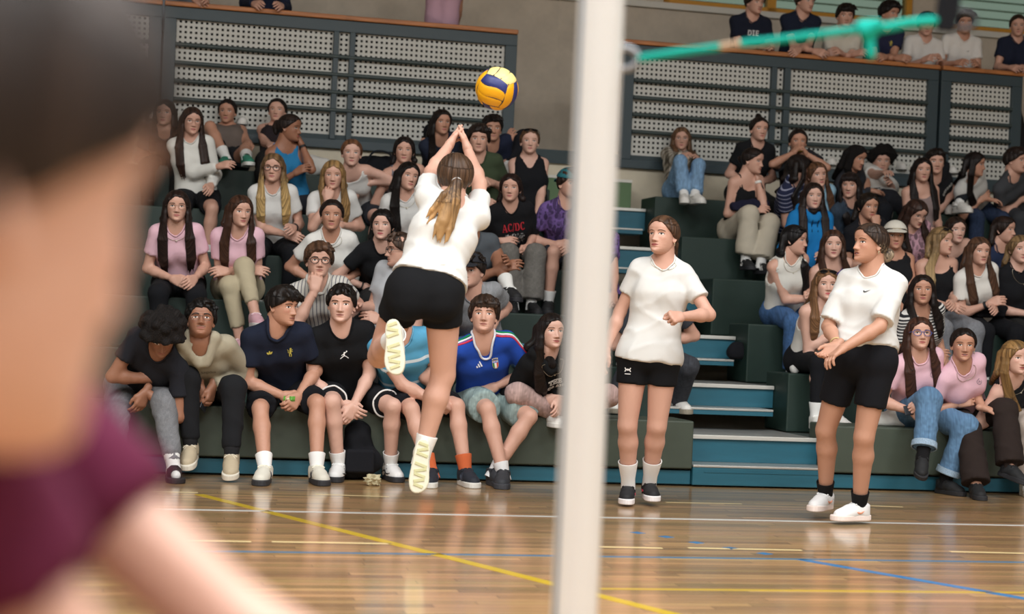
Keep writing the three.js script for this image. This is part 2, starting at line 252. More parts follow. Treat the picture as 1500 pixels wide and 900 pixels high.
function clothMat(color, kind) {
  const k = color + '|' + (kind || '');
  if (clothCache[k]) return clothCache[k];
  const o = { roughness: 0.95, sheen: 0.06, sheenRoughness: 0.6, specularIntensity: 0.5, bumpMap: weaveBump, bumpScale: 0.0004 };
  if (!kind) o.color = color;
  else if (kind === 'denim') { o.map = denimTex(hexRGB(color)); o.map.repeat.set(2.2, 2.2); }
  else if (kind === 'melange') { o.map = melangeTex(hexRGB(color)); o.map.repeat.set(3, 3); }
  else if (kind === 'print') { const r = rng(4), bl = Array.from({ length: 60 }, () => [r() * 128, r() * 128, 3 + r() * 9, r()]); const A = hexRGB(color); o.map = dataTex(128, 128, (i, j) => { let s = 1; for (const [x, y, q, e] of bl) { const dx = Math.min(Math.abs(i - x), 128 - Math.abs(i - x)), dy = Math.min(Math.abs(j - y), 128 - Math.abs(j - y)); if (Math.hypot(dx, dy * (0.5 + e)) < q) s = e < 0.5 ? 0.62 : 0.8; } return A.map(c => c * s); }); o.map.repeat.set(5, 5); }
  else if (kind === 'plaid') { o.map = dataTex(128, 128, (i, j) => { const a = (i % 64) < 30, b = (j % 64) < 30, n = nz1(i / 2, j / 2) * 20; const c = a && b ? [98, 92, 82] : a || b ? [150, 141, 126] : [196, 190, 178]; return c.map(v => v + n - 10); }); o.map.repeat.set(6, 6); }
  else if (kind.startsWith('vstripe')) { const [, b] = kind.split(':'); o.map = stripeTex(color, b, 0.28, 0.026, true); }
  else if (kind.startsWith('hstripe')) { const [, b, p, w] = kind.split(':'); o.map = stripeTex(color, b, +(w || 0.5), +(p || 0.03), false); }
  return clothCache[k] = new THREE.MeshPhysicalMaterial(o);
}
const strandNoise = valueNoise(31, 64);
const strandTex = dataTex(256, 64, (i, j) => { const n = strandNoise(i / 4, j / 40) * 0.55 + strandNoise(i / 1.6 + 9, j / 60) * 0.45, v = 188 + 230 * (n - 0.42); return [v, v, v]; });
const strandBump = dataTex(256, 64, (i, j) => { const n = strandNoise(i / 4, j / 40) * 0.5 + strandNoise(i / 1.6 + 9, j / 60) * 0.5, v = 255 * n; return [v, v, v]; }, false);
const curlBump = dataTex(128, 128, (i, j) => { const v = 255 * (nz1(i / 4, j / 4) * 0.6 + nz2(i / 2, j / 2) * 0.4); return [v, v, v]; }, false);
const hairMats = {};
function hairMat(color, curly) { return hairMats[color + curly] ??= new THREE.MeshPhysicalMaterial({ color, map: strandTex, bumpMap: curly ? curlBump : strandBump, bumpScale: curly ? 0.006 : 0.004, roughness: curly ? 0.8 : 0.5, specularIntensity: 0.6 }); }
// ---------------------------------------------------------------- one person from a pose
const SEAT = [0, 0.44, 0.765, 1.12, 1.49, 1.875, 2.28], RUN = 0.87, ROWT = k => (k - 1) * RUN - (k === 6 ? 0.03 : 0);
const DECK = k => k === 0 ? 0 : SEAT[k] - 0.11;
const UP = V(0, 1, 0);
let bodyCount = 0; const people = [];
function person(o) {
  const id = ++bodyCount, R = rng(id * 911 + 7), male = o.sex === 'm', hi = !!o.hi, sc = o.scale ?? (male ? 1.03 : 0.98);
  const cell = o.cell ?? (hi ? 0.010 : o.row >= 3 ? 0.018 : 0.015), ccell = o.ccell ?? (hi ? 0.0095 : o.row >= 3 ? 0.015 : 0.013), hcell = hi ? 0.0055 : o.row >= 3 ? 0.0085 : 0.0075;
  // --- main axes
  const yaw = (o.yaw ?? 10) * Math.PI / 180; let F = V(Math.sin(yaw), 0, Math.cos(yaw)), seated = !o.hip3;
  const hipH = 0.095 * sc; let H;
  if (seated) { const t = ROWT(o.row) + (o.back ?? 0.24), hy = SEAT[o.row] + hipH + (o.lift ?? 0); const q = ray(o.hip ?? o.head[0], 0); // column of the hip at the seat's height
    let p = atPlane(o.hip ?? o.head[0], 450, t); for (let i = 0; i < 4; i++) { const D = -p.z, a = at(o.hip ?? o.head[0], 400, D), b = at(o.hip ?? o.head[0], 500, D), k = (hy - a.y) / (b.y - a.y); p = atPlane(o.hip ?? o.head[0], 400 + 100 * k, t); } H = V(p.x, hy, p.z); }
  else H = o.hip3.isVector3 ? o.hip3.clone() : at(...o.hip3);
  const L = (o.torso ?? 0.675) * sc; let C;                            // head centre
  if (o.head.isVector3) C = o.head.clone(); else if (o.head.length > 2) C = at(...o.head);
  else { const r = ray(...o.head).normalize(), m = sub3(H, camera.position), b = m.dot(r), perp2 = m.lengthSq() - b * b, k = L * L - perp2; C = add3(camera.position, r, b - (k > 0 ? Math.sqrt(k) * (o.recline ? -1 : 1) : 0)); }
  const hyaw = (o.hyaw ?? 0) * Math.PI / 180, hp = (o.hp ?? 0) * Math.PI / 180, hr = (o.hr ?? 0) * Math.PI / 180;
  const headM = new THREE.Matrix4().makeRotationFromEuler(new THREE.Euler(-hp, hyaw, -hr, 'YXZ')); const hs = (o.hs ?? 1) * (male ? 1.03 : 0.985); headM.scale(V(hs * 1.07, hs, hs)).setPosition(C);
  const HL = (x, y, z) => V(x, y, z).applyMatrix4(headM);
  const headF = V(0, 0, 1).transformDirection(headM);
  let N = add3(HL(0, -0.105, -0.035), UP, -0.042 * sc - (o.nk ?? 0)); N = add3(N, F, -0.015); if (o.N) N = o.N.isVector3 ? o.N : at(...o.N);
  const U = norm3(sub3(N, H)), cyaw = yaw + (o.twist ?? 0) * Math.PI / 180, F2 = V(Math.sin(cyaw), 0, Math.cos(cyaw));
  const Lf = norm3(cross3(U, F2)), Fc = cross3(Lf, U), LfH = norm3(cross3(UP, F)); F = cross3(LfH, UP);
  const tl = sub3(N, H).length(), M = add3(mix3(H, N, 0.45), Fc, -(o.slouch ?? 0.02));
  const sh = (o.sh ?? (male ? 0.156 : 0.138)) * sc, wid = o.wide ?? 1, tilt = o.shTilt ?? 0;
  const shR = add3(N, Lf, -sh, U, -0.045 + tilt + (o.shUp ?? 0)), shL = add3(N, Lf, sh, U, -0.045 - tilt + (o.shUp ?? 0));
  if (o.shUpR) shR.addScaledVector(U, o.shUpR); if (o.shUpL) shL.addScaledVector(U, o.shUpL); if (o.shFwd) { shR.addScaledVector(Fc, o.shFwd); shL.addScaledVector(Fc, o.shFwd); }
  const hipR = add3(H, LfH, -0.088 * sc), hipL = add3(H, LfH, 0.088 * sc), D = -H.z;
  const point = (a, dflt) => !a ? dflt : a.isVector3 ? a : a[0] === 'hl' ? HL(...a[1]) : a.length > 2 && a[2] > 4 ? at(...a) : at(a[0], a[1], D - (a[2] ?? 0.2));
  // --- arms
  const ua = 0.285 * sc, fa = 0.245 * sc, th = 0.425 * sc, sn = 0.415 * sc, limb = {};
  for (const [s, S, sg] of [['R', shR, -1], ['L', shL, 1]]) {
    const a = o['a' + s], target = point(a, add3(H, F, 0.27, LfH, sg * 0.05, UP, 0.09)), pole = (a && (a[4] || o['p' + s])) ? V(...(a[4] || o['p' + s])).applyMatrix4(new THREE.Matrix4().makeBasis(LfH, UP, F)) : add3(V(0, -0.85, 0), Lf, sg * 0.28, Fc, -0.4);
    const [e, w] = ik(S, target, ua, fa, pole); limb['e' + s] = e; limb['w' + s] = w; limb['p' + s] = (a && a[3]) || 'relaxed';
    // legs
    const hj = sg < 0 ? hipR : hipL, fq = o['f' + s], g = seated ? (o.feetOn ?? DECK(o.row - 1)) : (o.ground ?? 0);
    let ankle = fq ? (fq.length === 2 ? atFloor(fq[0], fq[1], g + 0.085) : point(fq)) : add3(V(H.x, g + 0.085, H.z), F, o.reach ?? 0.36, LfH, sg * 0.11);
    const kp = o['k' + s] ? V(...o['k' + s]).applyMatrix4(new THREE.Matrix4().makeBasis(LfH, UP, F)) : add3(V(0, 0.7, 0), F, 0.7, LfH, sg * 0.12);
    const [k, an] = ik(hj, ankle, th, sn, kp); limb['k' + s] = k; limb['a' + s] = an;
    const fd = o['d' + s] ? V(...o['d' + s]).normalize() : norm3(add3(F, LfH, sg * 0.18)); limb['d' + s] = fd;
  }
    // --- body field
  const m = male ? 1 : 0, fat = o.fat ?? 1, tors = (g, bust) => {       // g: how far the skin is grown
    const c1 = add3(N, U, -0.17 * sc), q = [];
    for (const sg of [-1, 1]) {
      q.push(cap(add3(H, LfH, sg * 0.060 * wid, U, 0.02), add3(M, Lf, sg * (0.045 + 0.012 * m) * wid, U, -0.01), 0.106 * fat + g, 0.088 * fat + g, 0.05));
      q.push(cap(add3(M, Lf, sg * (0.045 + 0.012 * m) * wid), add3(c1, Lf, sg * (0.062 + 0.016 * m) * wid), 0.088 * fat + g, 0.094 * fat + g, 0.05));
      q.push(cap(add3(c1, Lf, sg * 0.06), add3(N, Lf, sg * 0.07, U, -0.075), 0.092 + g, 0.066 + g, 0.05));
      const S = sg < 0 ? shR : shL; q.push(cap(add3(N, U, -0.045, Lf, sg * 0.03), S, 0.058 + g * 0.8, 0.046 + g * 0.8, 0.04)); q.push(cap(add3(N, U, 0.035, Fc, -0.012), mix3(N, S, 0.75), 0.042 + g * 0.5, 0.042 + g * 0.7, 0.04));
      if (bust) q.push(cap(add3(N, U, -0.195 * sc, Lf, sg * 0.068, Fc, 0.052), add3(N, U, -0.21 * sc, Lf, sg * 0.072, Fc, 0.06), 0.050 + g, 0.048 + g, 0.045));
    } return q; };
  const pelvis = g => [cap(add3(H, LfH, -0.075 * wid, F, seated ? -0.02 : 0), add3(H, LfH, 0.075 * wid, F, seated ? -0.02 : 0), 0.112 * fat + g, 0.112 * fat + g, 0.04), ...(!seated ? [-1, 1].map(sg => cap(add3(H, LfH, sg * 0.07, F, -0.05, UP, -0.02), add3(H, LfH, sg * 0.072, F, -0.05, UP, -0.05), 0.085 + g, 0.085 + g, 0.04)) : [])];
  const nr = male ? 0.058 : 0.05, neck = [cap(add3(N, U, -0.04), HL(0, -0.055, -0.028), nr * 1.12, nr, 0.03), cap(add3(N, U, -0.02), HL(0, -0.02, -0.035), nr, nr, 0.03)];
  const arm = s => { const S = s === 'R' ? shR : shL, e = limb['e' + s], w = limb['w' + s], q = (male ? 1.1 : 1) * (o.thin ?? 1); return [cap(S, e, 0.046 * q * fat, 0.036 * q, 0.025), cap(e, mix3(e, w, 0.3), 0.036 * q, 0.038 * q, 0.02), cap(mix3(e, w, 0.3), w, 0.038 * q, 0.0245 * q, 0.02)]; };
  const leg = s => { const h = s === 'R' ? hipR : hipL, k = limb['k' + s], a = limb['a' + s], c = add3(mix3(k, a, 0.28), norm3(add3(mix3(h, a, 0.5), k, -1)), 0.009), q = (male ? 1.0 : 1) * (o.legs ?? 1); return [cap(h, k, 0.091 * q * fat, 0.052 * q, 0.03), cap(k, c, 0.049 * q, 0.053 * q, 0.02), cap(c, a, 0.053 * q, 0.035, 0.02), cap(a, add3(a, o['u' + s] ? V(...o['u' + s]) : UP, -0.045), 0.033, 0.028, 0.02), cap(add3(a, o['u' + s] ? V(...o['u' + s]) : UP, -0.045), add3(a, limb['d' + s], 0.10, o['u' + s] ? V(...o['u' + s]) : UP, -0.05), 0.026, 0.02, 0.02)]; };
  const bodyG = [[...tors(0, !male && !o.top?.flat), ...pelvis(0), ...neck], arm('R'), arm('L'), leg('R'), leg('L')];
  const bodyF = (x, y, z) => { let d = evalPrims(bodyG[0], x, y, z); for (let i = 1; i < 5; i++) { const q = evalPrims(bodyG[i], x, y, z), k = 0.022, e = Math.abs(d - q), mm = d < q ? d : q; d = e < k ? mm - (k - e) * (k - e) / (4 * k) : mm; } return d; };
  const gs = [setUV(nets(bodyF, boundsOf(bodyG.flat(), 0.02), cell), () => [0.01, 0.5])];
  gs.push(headGeo(male ? 'm' : 'f', hi || o.row <= 2, o.open ? 1 : 0).clone().applyMatrix4(headM));
  for (const s of ['R', 'L']) {                                        // hands
    const e = limb['e' + s], w = limb['w' + s], sg = s === 'R' ? -1 : 1; let y = norm3(sub3(w, e)); if (o['hd' + s]) y = V(...o['hd' + s]).normalize();
    let z = o['pn' + s] ? V(...o['pn' + s]).applyMatrix4(new THREE.Matrix4().makeBasis(LfH, UP, F)) : add3(V(0, -0.5, 0), Lf, -sg * 0.5, Fc, -0.4); z.addScaledVector(y, -z.dot(y)).normalize();
    const k = (male ? 1.04 : 0.94), M4 = new THREE.Matrix4().makeBasis(cross3(y, z).multiplyScalar(k), y.clone().multiplyScalar(k), z.clone().multiplyScalar(k)).setPosition(w);
    gs.push(handGeo(limb['p' + s], s, hi ? 0.004 : 0.0065).clone().applyMatrix4(M4)); limb['m' + s] = M4;
  }
  const base = V(H.x, seated ? SEAT[o.row] : (o.baseY ?? 0), H.z), root = group('person', base), put = (name, geo, mt, parent) => { geo.translate(-base.x, -base.y, -base.z); return mesh(name, geo, mt, parent || root); };
  tag(root, o.label, 'person', o.group);
  const skin = o.skin ?? '#d9a58c', browC = o.brow ?? '#4a3226', body = put('body', mergeGeometries(gs), skinMat(skin, browC, o.lip ?? (male ? '#a3695c' : '#a85a56'), (male ? 'm' : 'w') + (o.face ?? '') + (o.open ? 'open' : '')));
  // --- folds in cloth
  const ph = R() * 20, fold = (amp, fr = 1) => (x, y, z) => { const a = x * 34 * fr + y * 21 * fr + ph, b = y * 47 * fr - z * 33 * fr + ph * 2, c = z * 41 * fr + x * 27 * fr - y * 13 + ph; const r1 = 1 - Math.abs(Math.sin(a * 0.5 + 0.9 * Math.sin(b * 0.45))) * 2, r2 = 1 - Math.abs(Math.sin(b * 0.5 + 0.8 * Math.sin(c * 0.5))) * 2, r3 = Math.sin(c + 1.2 * Math.sin(a * 0.6)); return -amp * (0.42 * r1 * (r1 > 0 ? 1 : 0.35) + 0.36 * r2 * (r2 > 0 ? 1 : 0.35) + 0.16 * r3); };
  const uvT = (x, y, z) => { const dx = x - H.x, dy = y - H.y, dz = z - H.z; return [dx * Lf.x + dy * Lf.y + dz * Lf.z + (dx * Fc.x + dy * Fc.y + dz * Fc.z) * 0.35, dx * U.x + dy * U.y + dz * U.z]; };
  // --- top
  const T = o.top ?? { type: 'tee', color: '#dddddd' }; let shirtF = bodyF, topMesh;
  if (T.type !== 'none') {
    const loose = T.loose ?? (T.type === 'tank' || T.type === 'cami' ? 0.006 : 0.014), hem = T.hem ?? (seated ? 0.02 : -0.04), q = [], sl = { tee: 0.58, over: 0.86, polo: 0.62, long: 2, hoodie: 2, tank: 0, cami: 0, shell: 0 }[T.type];
    const hemP = add3(H, U, hem), c1 = add3(N, U, -0.17 * sc), flare = T.flare ?? 0.008;
    q.push(...tors(loose, !male && !T.flat).filter((p, i, a) => i % (male || T.flat ? 5 : 6) !== 0));
    for (const sg of [-1, 1]) q.push(cap(add3(M, Lf, sg * (0.048 + 0.012 * m) * wid, U, 0.02), add3(hemP, LfH, sg * 0.060 * wid), 0.088 * fat + loose, 0.106 * fat + loose + flare, 0.05, 1));
    for (const [s, S] of [['R', shR], ['L', shL]]) { const e = limb['e' + s], w = limb['w' + s], bulk = T.type === 'hoodie' ? 0.020 : T.type === 'long' ? 0.014 : 0.012;
      if (sl > 0 && sl <= 1) { const q2 = mix3(S, e, sl), wdt = T.cuffW ?? (T.type === 'over' ? 0.032 : 0.020); q.push(cap(S, q2, 0.047 + bulk, 0.040 + wdt + (male ? 0.004 : 0), 0.025, 1)); }
      if (sl === 2) q.push(cap(S, e, 0.048 + bulk, 0.042 + bulk, 0.03), cap(e, mix3(e, w, 0.93), 0.042 + bulk, 0.029 + bulk, 0.03, 1)); }
    if (T.type === 'hoodie') { const a = add3(N, U, 0.035, Fc, -0.085); for (const sg of [-1, 1]) { q.push(cap(a, add3(N, Lf, sg * 0.085, U, 0.03, Fc, -0.01), 0.054, 0.046, 0.015)); q.push(cap(add3(N, Lf, sg * 0.095, U, 0.045, Fc, -0.01), add3(N, Lf, sg * 0.022, U, -0.045, Fc, 0.10), 0.044, 0.032, 0.015)); } }
    const nk = { tee: 0.062, over: 0.062, polo: 0.060, long: 0.06, hoodie: 0.052, tank: 0.085, cami: 0.108, shell: 0.06 }[T.type] * (T.neck ?? 1) * (male ? 1.06 : 1), nA = add3(N, U, T.type === 'cami' ? 0.0 : 0.012, Fc, T.type === 'cami' ? 0.05 : 0.018), nB = add3(HL(0, -0.04, 0.02), UP, 0.03), hole = [cap(nA, nB, nk, nk + 0.02, 0.01)];
    if (T.v) hole.push(cap(nA, add3(N, U, -0.10, Fc, 0.12), nk * 0.8, 0.012, 0.02));
    if (!sl) for (const S of [shR, shL]) { const sg = S === shR ? -1 : 1; hole.push(cap(add3(S, Lf, sg * (T.type === 'cami' ? -0.012 : T.type === 'shell' ? 0.02 : 0.006), U, 0.03), add3(S, Lf, sg * 0.02, U, -0.085), T.type === 'cami' ? 0.066 : 0.058, T.type === 'cami' ? 0.062 : 0.056, 0.02)); }
    const fd = fold(T.fold ?? (T.type === 'tank' || T.type === 'cami' ? 0.0025 : 0.0065), T.fr ?? 1);
    shirtF = (x, y, z) => evalPrims(q, x, y, z);
    const over = seated ? null : pelvis(0.019 + (T.skirt ?? 0)), hx = hemP.x * U.x + hemP.y * U.y + hemP.z * U.z;
    const fin = (x, y, z) => { let d = evalPrims(q, x, y, z); if (over) { const p2 = Math.max(evalPrims(over, x, y, z), hx - (x * U.x + y * U.y + z * U.z)), k = 0.03, g = Math.abs(d - p2), mm = Math.min(d, p2); d = g < k ? mm - (k - g) * (k - g) / (4 * k) : mm; } if (d < 0.03) { d += fd(x, y, z); const h = -evalPrims(hole, x, y, z); if (h > d) d = h; } return d; };
    topMesh = put({ tee: 't_shirt', over: 't_shirt', polo: 'polo_shirt', long: 'long_sleeved_top', hoodie: 'hoodie', tank: 'tank_top', cami: 'camisole', shell: 'sleeveless_top' }[T.type], setUV(nets(fin, boundsOf(q, 0.03), T.cell ?? ccell), uvT), clothMat(T.color, T.kind));
    const collarRing = (r, rad, color, dy = 0) => { const pts = []; for (let i = 0; i < 20; i++) { const a = i / 20 * Math.PI * 2, rd = add3(Lf.clone().multiplyScalar(Math.cos(a)), Fc, Math.sin(a)); let best = null; for (let e = 0.035; e < 0.17; e += 0.004) { const w = add3(N, rd, e, Fc, 0.01, U, 0.14); let ok = false; for (let k = 0; k < 70; k++) { const d = evalPrims(q, w.x, w.y, w.z) + fd(w.x, w.y, w.z); if (d < 0.0015) { ok = true; break; } w.addScaledVector(U, -Math.max(0.0015, d * 0.7)); } if (!ok) continue; best = w; if (evalPrims(hole, w.x, w.y, w.z) > r * 0.4) break; } if (best) pts.push(add3(best, U, dy)); } return tube(pts, rad, 36, 6, true); };
    if (T.type === 'cami') for (const sg of [-1, 1]) { const sf = (x, y, z) => Math.min(fin(x, y, z), bodyF(x, y, z)), pts = []; for (let i = 0; i <= 8; i++) { const a = i / 8 * Math.PI, p = add3(N, Lf, sg * 0.085, U, -0.13 + 0.10 * Math.sin(a) + 0.06, Fc, 0.012 + Math.cos(a) * 0.2), dir = norm3(add3(Fc.clone().multiplyScalar(-Math.cos(a)), U, -Math.sin(a))); if (Math.sin(a) > 0.5) p.addScaledVector(U, 0.15); for (let k = 0; k < 120 && sf(p.x, p.y, p.z) > 0.002; k++) p.addScaledVector(dir, 0.003); pts.push(p); } put('strap', tube(pts, 0.006, 20, 6), clothMat(T.color), topMesh); }
    for (const [j, col] of (T.stripes ?? []).entries()) for (const [sg, S, s] of [[-1, shR, 'R'], [1, shL, 'L']]) { const e = limb['e' + s], pts = []; for (let i = 0; i <= 10; i++) { const t = i / 10, p = t < 0.45 ? add3(mix3(add3(N, Lf, sg * 0.06), S, t / 0.45)) : mix3(S, e, (t - 0.45) / 0.55 * 0.56), dir = norm3(add3(U.clone().multiplyScalar(-1), Lf, -sg * smooth(0.35, 0.75, t) * 1.2)); p.addScaledVector(Fc, (j - 1) * 0.017 + 0.006).addScaledVector(dir, -0.18); for (let k = 0; k < 110 && fin(p.x, p.y, p.z) > 0.001; k++) p.addScaledVector(dir, 0.0025); pts.push(p); } put('shoulder_stripe', tube(pts, 0.0072, 22, 5), clothMat(col), topMesh); }
    if (T.rib || ['tee', 'over', 'long', 'shell'].includes(T.type) && !T.v) put('collar', collarRing(0.005, 0.005, 0), clothMat(T.rib ?? T.color, T.rib ? undefined : T.kind), topMesh);
    if (T.type === 'polo') put('collar', collarRing(0.008, T.v ? 0.0075 : 0.011, 0, 0.004), clothMat(T.collar ?? T.color), topMesh);
    if (T.type === 'hoodie' && !T.noCord) for (const sg of [-1, 1]) { const pts = [0, 1, 2].map(i => { const p = add3(N, Lf, sg * 0.026, U, -0.05 - i * 0.05, Fc, 0.25); for (let k = 0; k < 60 && shirtF(p.x, p.y, p.z) > 0.004; k++) p.addScaledVector(Fc, -0.004); return p; }); put('drawstring', tube(pts, 0.004, 8, 5), clothMat(T.cord ?? T.color), topMesh); }
    for (const P of T.prints ?? []) put(P.name ?? 'print', decal(P, N, U, Lf, Fc, fin), decalMat(P), topMesh);
    limb.fin = fin;
  }
  // --- bottom
  const Bt = o.bot ?? { type: 'pants', color: '#222222' }; let pantsF;
  if (Bt.type !== 'none') {
    const lo = Bt.loose ?? { bike: 0.006, shorts: 0.022, pants: 0.016, leggings: 0.007, wide: 0.03, jeans: 0.018, jogger: 0.024 }[Bt.type], frac = Bt.frac ?? { bike: 0.42, shorts: 0.72 }[Bt.type] ?? 2, q = [...pelvis(lo * 0.6 + 0.006), ...tors(0.009, false).filter((p, i) => i % 5 === 0).map(p => ({ ...p, dx: p.dx * 0.45, dy: p.dy * 0.45, dz: p.dz * 0.45, l2: p.l2 * 0.2025, dr: p.dr * 0.45 }))], legsQ = [];
    if (Bt.rise) q.push(...[-1, 1].map(sg => cap(add3(H, LfH, sg * 0.06), add3(H, U, Bt.rise, LfH, sg * 0.05), 0.118 * fat, 0.108 * fat, 0.04, 1)));
    for (const [s, h] of [['R', hipR], ['L', hipL]]) { const k = limb['k' + s], a = limb['a' + s], lq = (o.legs ?? 1), l = [];
      if (frac <= 1) l.push(cap(h, mix3(h, k, frac), 0.092 * lq * fat + lo * 0.7, lerp(0.092 * fat, 0.053, frac) * lq + lo + (Bt.flare ?? 0.006), 0.04, 1));
      else { const cu = Bt.cuff ?? 0.9, e = mix3(k, a, cu), er = { pants: 0.052, leggings: 0.044, wide: 0.098, jeans: 0.072, jogger: 0.058 }[Bt.type] ?? 0.055; l.push(cap(h, k, 0.091 * fat + lo * 0.7, 0.055 + lo, 0.03), cap(k, e, 0.054 + lo, er, 0.03, 1)); if (Bt.type === 'jogger') l.push(cap(mix3(k, a, cu - 0.03), mix3(k, a, cu + 0.1), 0.046, 0.045, 0.012, 1)); }
      legsQ.push(l); }
    const fd = fold(Bt.fold ?? { bike: 0.001, leggings: 0.002, shorts: 0.008, jeans: 0.007, wide: 0.009, jogger: 0.009 }[Bt.type] ?? 0.006, 1.1);
    const wl = add3(H, U, Bt.waist ?? 0.10); pantsF = (x, y, z) => { let d = Math.max(evalPrims(q, x, y, z), (x - wl.x) * U.x + (y - wl.y) * U.y + (z - wl.z) * U.z); for (const l of legsQ) { const e = evalPrims(l, x, y, z), k = 0.02, g = Math.abs(d - e), mm = d < e ? d : e; d = g < k ? mm - (k - g) * (k - g) / (4 * k) : mm; } return d < 0.03 ? d + fd(x, y, z) : d; };
    const finB = pantsF;
    const bm = put({ bike: 'cycling_shorts', shorts: 'shorts', leggings: 'leggings', jeans: 'jeans', jogger: 'sweatpants' }[Bt.type] ?? 'trousers', setUV(nets(finB, boundsOf([...q, ...legsQ.flat()], 0.03), Bt.cell ?? ccell), (x, y, z) => [(x - H.x) * LfH.x + (z - H.z) * LfH.z + (z - H.z) * 0.3, y - H.y + (z - H.z) * 0.5]), clothMat(Bt.color, Bt.kind ?? (Bt.type === 'jeans' ? 'denim' : undefined)));
    if (Bt.trim) for (const [s, h, lf] of [['R', hipR, legsQ[0]], ['L', hipL, legsQ[1]]]) { const k = limb['k' + s], ax = norm3(sub3(k, h)), c = mix3(h, k, frac - 0.01), u = norm3(cross3(ax, V(0.3, 0.1, 1))), v = cross3(ax, u), pts = []; for (let i = 0; i < 20; i++) { const a = i / 20 * Math.PI * 2, p = add3(c, u, Math.cos(a) * 0.2, v, Math.sin(a) * 0.2), dir = norm3(sub3(c, p)); for (let kk = 0; kk < 60 && evalPrims(lf, p.x, p.y, p.z) + fd(p.x, p.y, p.z) > 0.002; kk++) p.addScaledVector(dir, 0.004); pts.push(p); } put('hem_band', tube(pts, 0.006, 40, 6, true), clothMat(Bt.trim), bm); }
    if (Bt.turnup) for (const s of ['R', 'L']) { const k = limb['k' + s], a = limb['a' + s], c0 = mix3(k, a, (Bt.cuff ?? 0.9) - 0.1), c1 = mix3(k, a, (Bt.cuff ?? 0.9)), er = Bt.type === 'wide' ? 0.098 : 0.074; put('turn_up', ringGeo(c0, c1, er + 0.012, er + 0.014, 0.008), clothMat(Bt.turnup, 'denim'), bm); }
    limb.bm = bm;
    for (const P of Bt.prints ?? []) put(P.name ?? 'print', decal(P, add3(H, UP, 0.15), UP, LfH, F, finB), decalMat(P), bm);
  }
  // --- feet
  const sk = o.sock === undefined ? { color: '#e9e9e6', h: 0.11 } : o.sock, so = o.shoe === undefined ? { kind: 'plain', color: '#e4e2dc', sole: '#e8e6e0', lace: '#f0f0ee' } : o.shoe;
  for (const s of ['R', 'L']) {
    const k = limb['k' + s], a = limb['a' + s], y0 = sub3(k, a).normalize();
    if (sk) { const tp = add3(a, y0, sk.h), rr = 0.041 + 0.085 * sk.h; put('sock', ringGeo(add3(a, y0, -0.05), tp, 0.043, rr + 0.004, 0.006, 0.0425, sk.band ? [sk.band] : null), clothMat(sk.color, sk.kind), root); if (sk.mark) put('sock_mark', tube([add3(a, y0, sk.h * 0.72, LfH, (s === 'R' ? 0.5 : -0.2) * 0.04, F, 0.046), add3(a, y0, sk.h * 0.70, LfH, (s === 'R' ? 0.3 : -0.4) * 0.04, F, 0.047), add3(a, y0, sk.h * 0.8, LfH, (s === 'R' ? 0.0 : -0.7) * 0.04, F, 0.045)], 0.003, 6, 5), clothMat('#161616'), root); }
    if (so) {
      const z = limb['d' + s].clone(); let up = o['u' + s] ? V(...o['u' + s]) : V(0, 1, 0); if (!o['u' + s] && Math.abs(z.y) > 0.05) up = y0.clone(); up.addScaledVector(z, -up.dot(z)).normalize();
      const x = cross3(up, z), k2 = male ? 1.06 : 0.96, M4 = new THREE.Matrix4().makeBasis(x.clone().multiplyScalar(s === 'R' ? -k2 : k2), up.clone().multiplyScalar(k2), z.clone().multiplyScalar(k2)).setPosition(add3(a, up, -0.085));
      const P = shoeParts(so.kind ?? 'plain'), fix = g => { const q = g.clone().applyMatrix4(M4); if (s === 'R') { if (q.index) { const ix = q.index.array; for (let i = 0; i < ix.length; i += 3) { const t = ix[i]; ix[i] = ix[i + 1]; ix[i + 1] = t; } } q.computeVertexNormals(); } return q; };
      const sm = put(so.kind === 'slide' ? 'sandal' : 'shoe', fix(so.kind === 'slide' ? P.sole : P.upper), so.kind === 'slide' ? mat(so.sole, 0.7) : mat(so.color, 0.75), root);
      if (so.kind === 'slide') { put('sock_foot', fix(P.upper), clothMat(sk ? sk.color : skin), sm); put('strap', fix(P.laces), mat(so.color, 0.6), sm); }
      else { put('sole', fix(P.sole), mat(so.sole, 0.7), sm); put('laces', fix(P.laces), mat(so.lace ?? so.color, 0.8), sm); for (const q of P.strips) put('side_mark', fix(q), mat(so.mark ?? '#222222', 0.7), sm); if (so.tread) put('tread', fix(treadGeo()), mat(so.tread, 0.6), sm); }
    }
  }
  // --- hair
  if (o.hair) hairOn(o, { headM, HL, N, U, Lf, Fc, C, shirtF, put, R, hcell, hs, shR, shL });
  // --- glasses, jewellery and the like
  if (o.glasses) glassesOn(o.glasses, headM, put, root);
  if (o.shades) { const up = headM.clone().multiply(new THREE.Matrix4().makeRotationX(-0.9)).multiply(new THREE.Matrix4().makeTranslation(0, 0.008, 0.03)); glassesOn({ color: '#141414', dark: true, shades: true }, up, put, root); }
  if (o.necklace) { const pts = []; for (let i = 0; i <= 14; i++) { const a = Math.PI * (i / 14 - 0.5) * 1.5, dep = o.necklace.drop ?? 0.07; const p = add3(N, Lf, Math.sin(a) * 0.075, U, 0.03 - dep * Math.pow(Math.cos(a * 0.66), 2) - 0.01, Fc, 0.25); const cf = limb.fin ? (x, y, z) => Math.min(limb.fin(x, y, z), bodyF(x, y, z)) : bodyF; for (let k = 0; k < 90 && cf(p.x, p.y, p.z) > 0.003; k++) p.addScaledVector(Fc, -0.003); pts.push(p); } const nk = put('necklace', tube(pts, 0.0016, 36, 5), mat('#c9c2b0', 0.3, { metalness: 1 }), root); if (o.necklace.pendant) put('pendant', new THREE.SphereGeometry(0.006, 8, 6).translate(pts[7].x, pts[7].y - 0.005, pts[7].z), mat('#d8d2c0', 0.3, { metalness: 1 }), nk); }
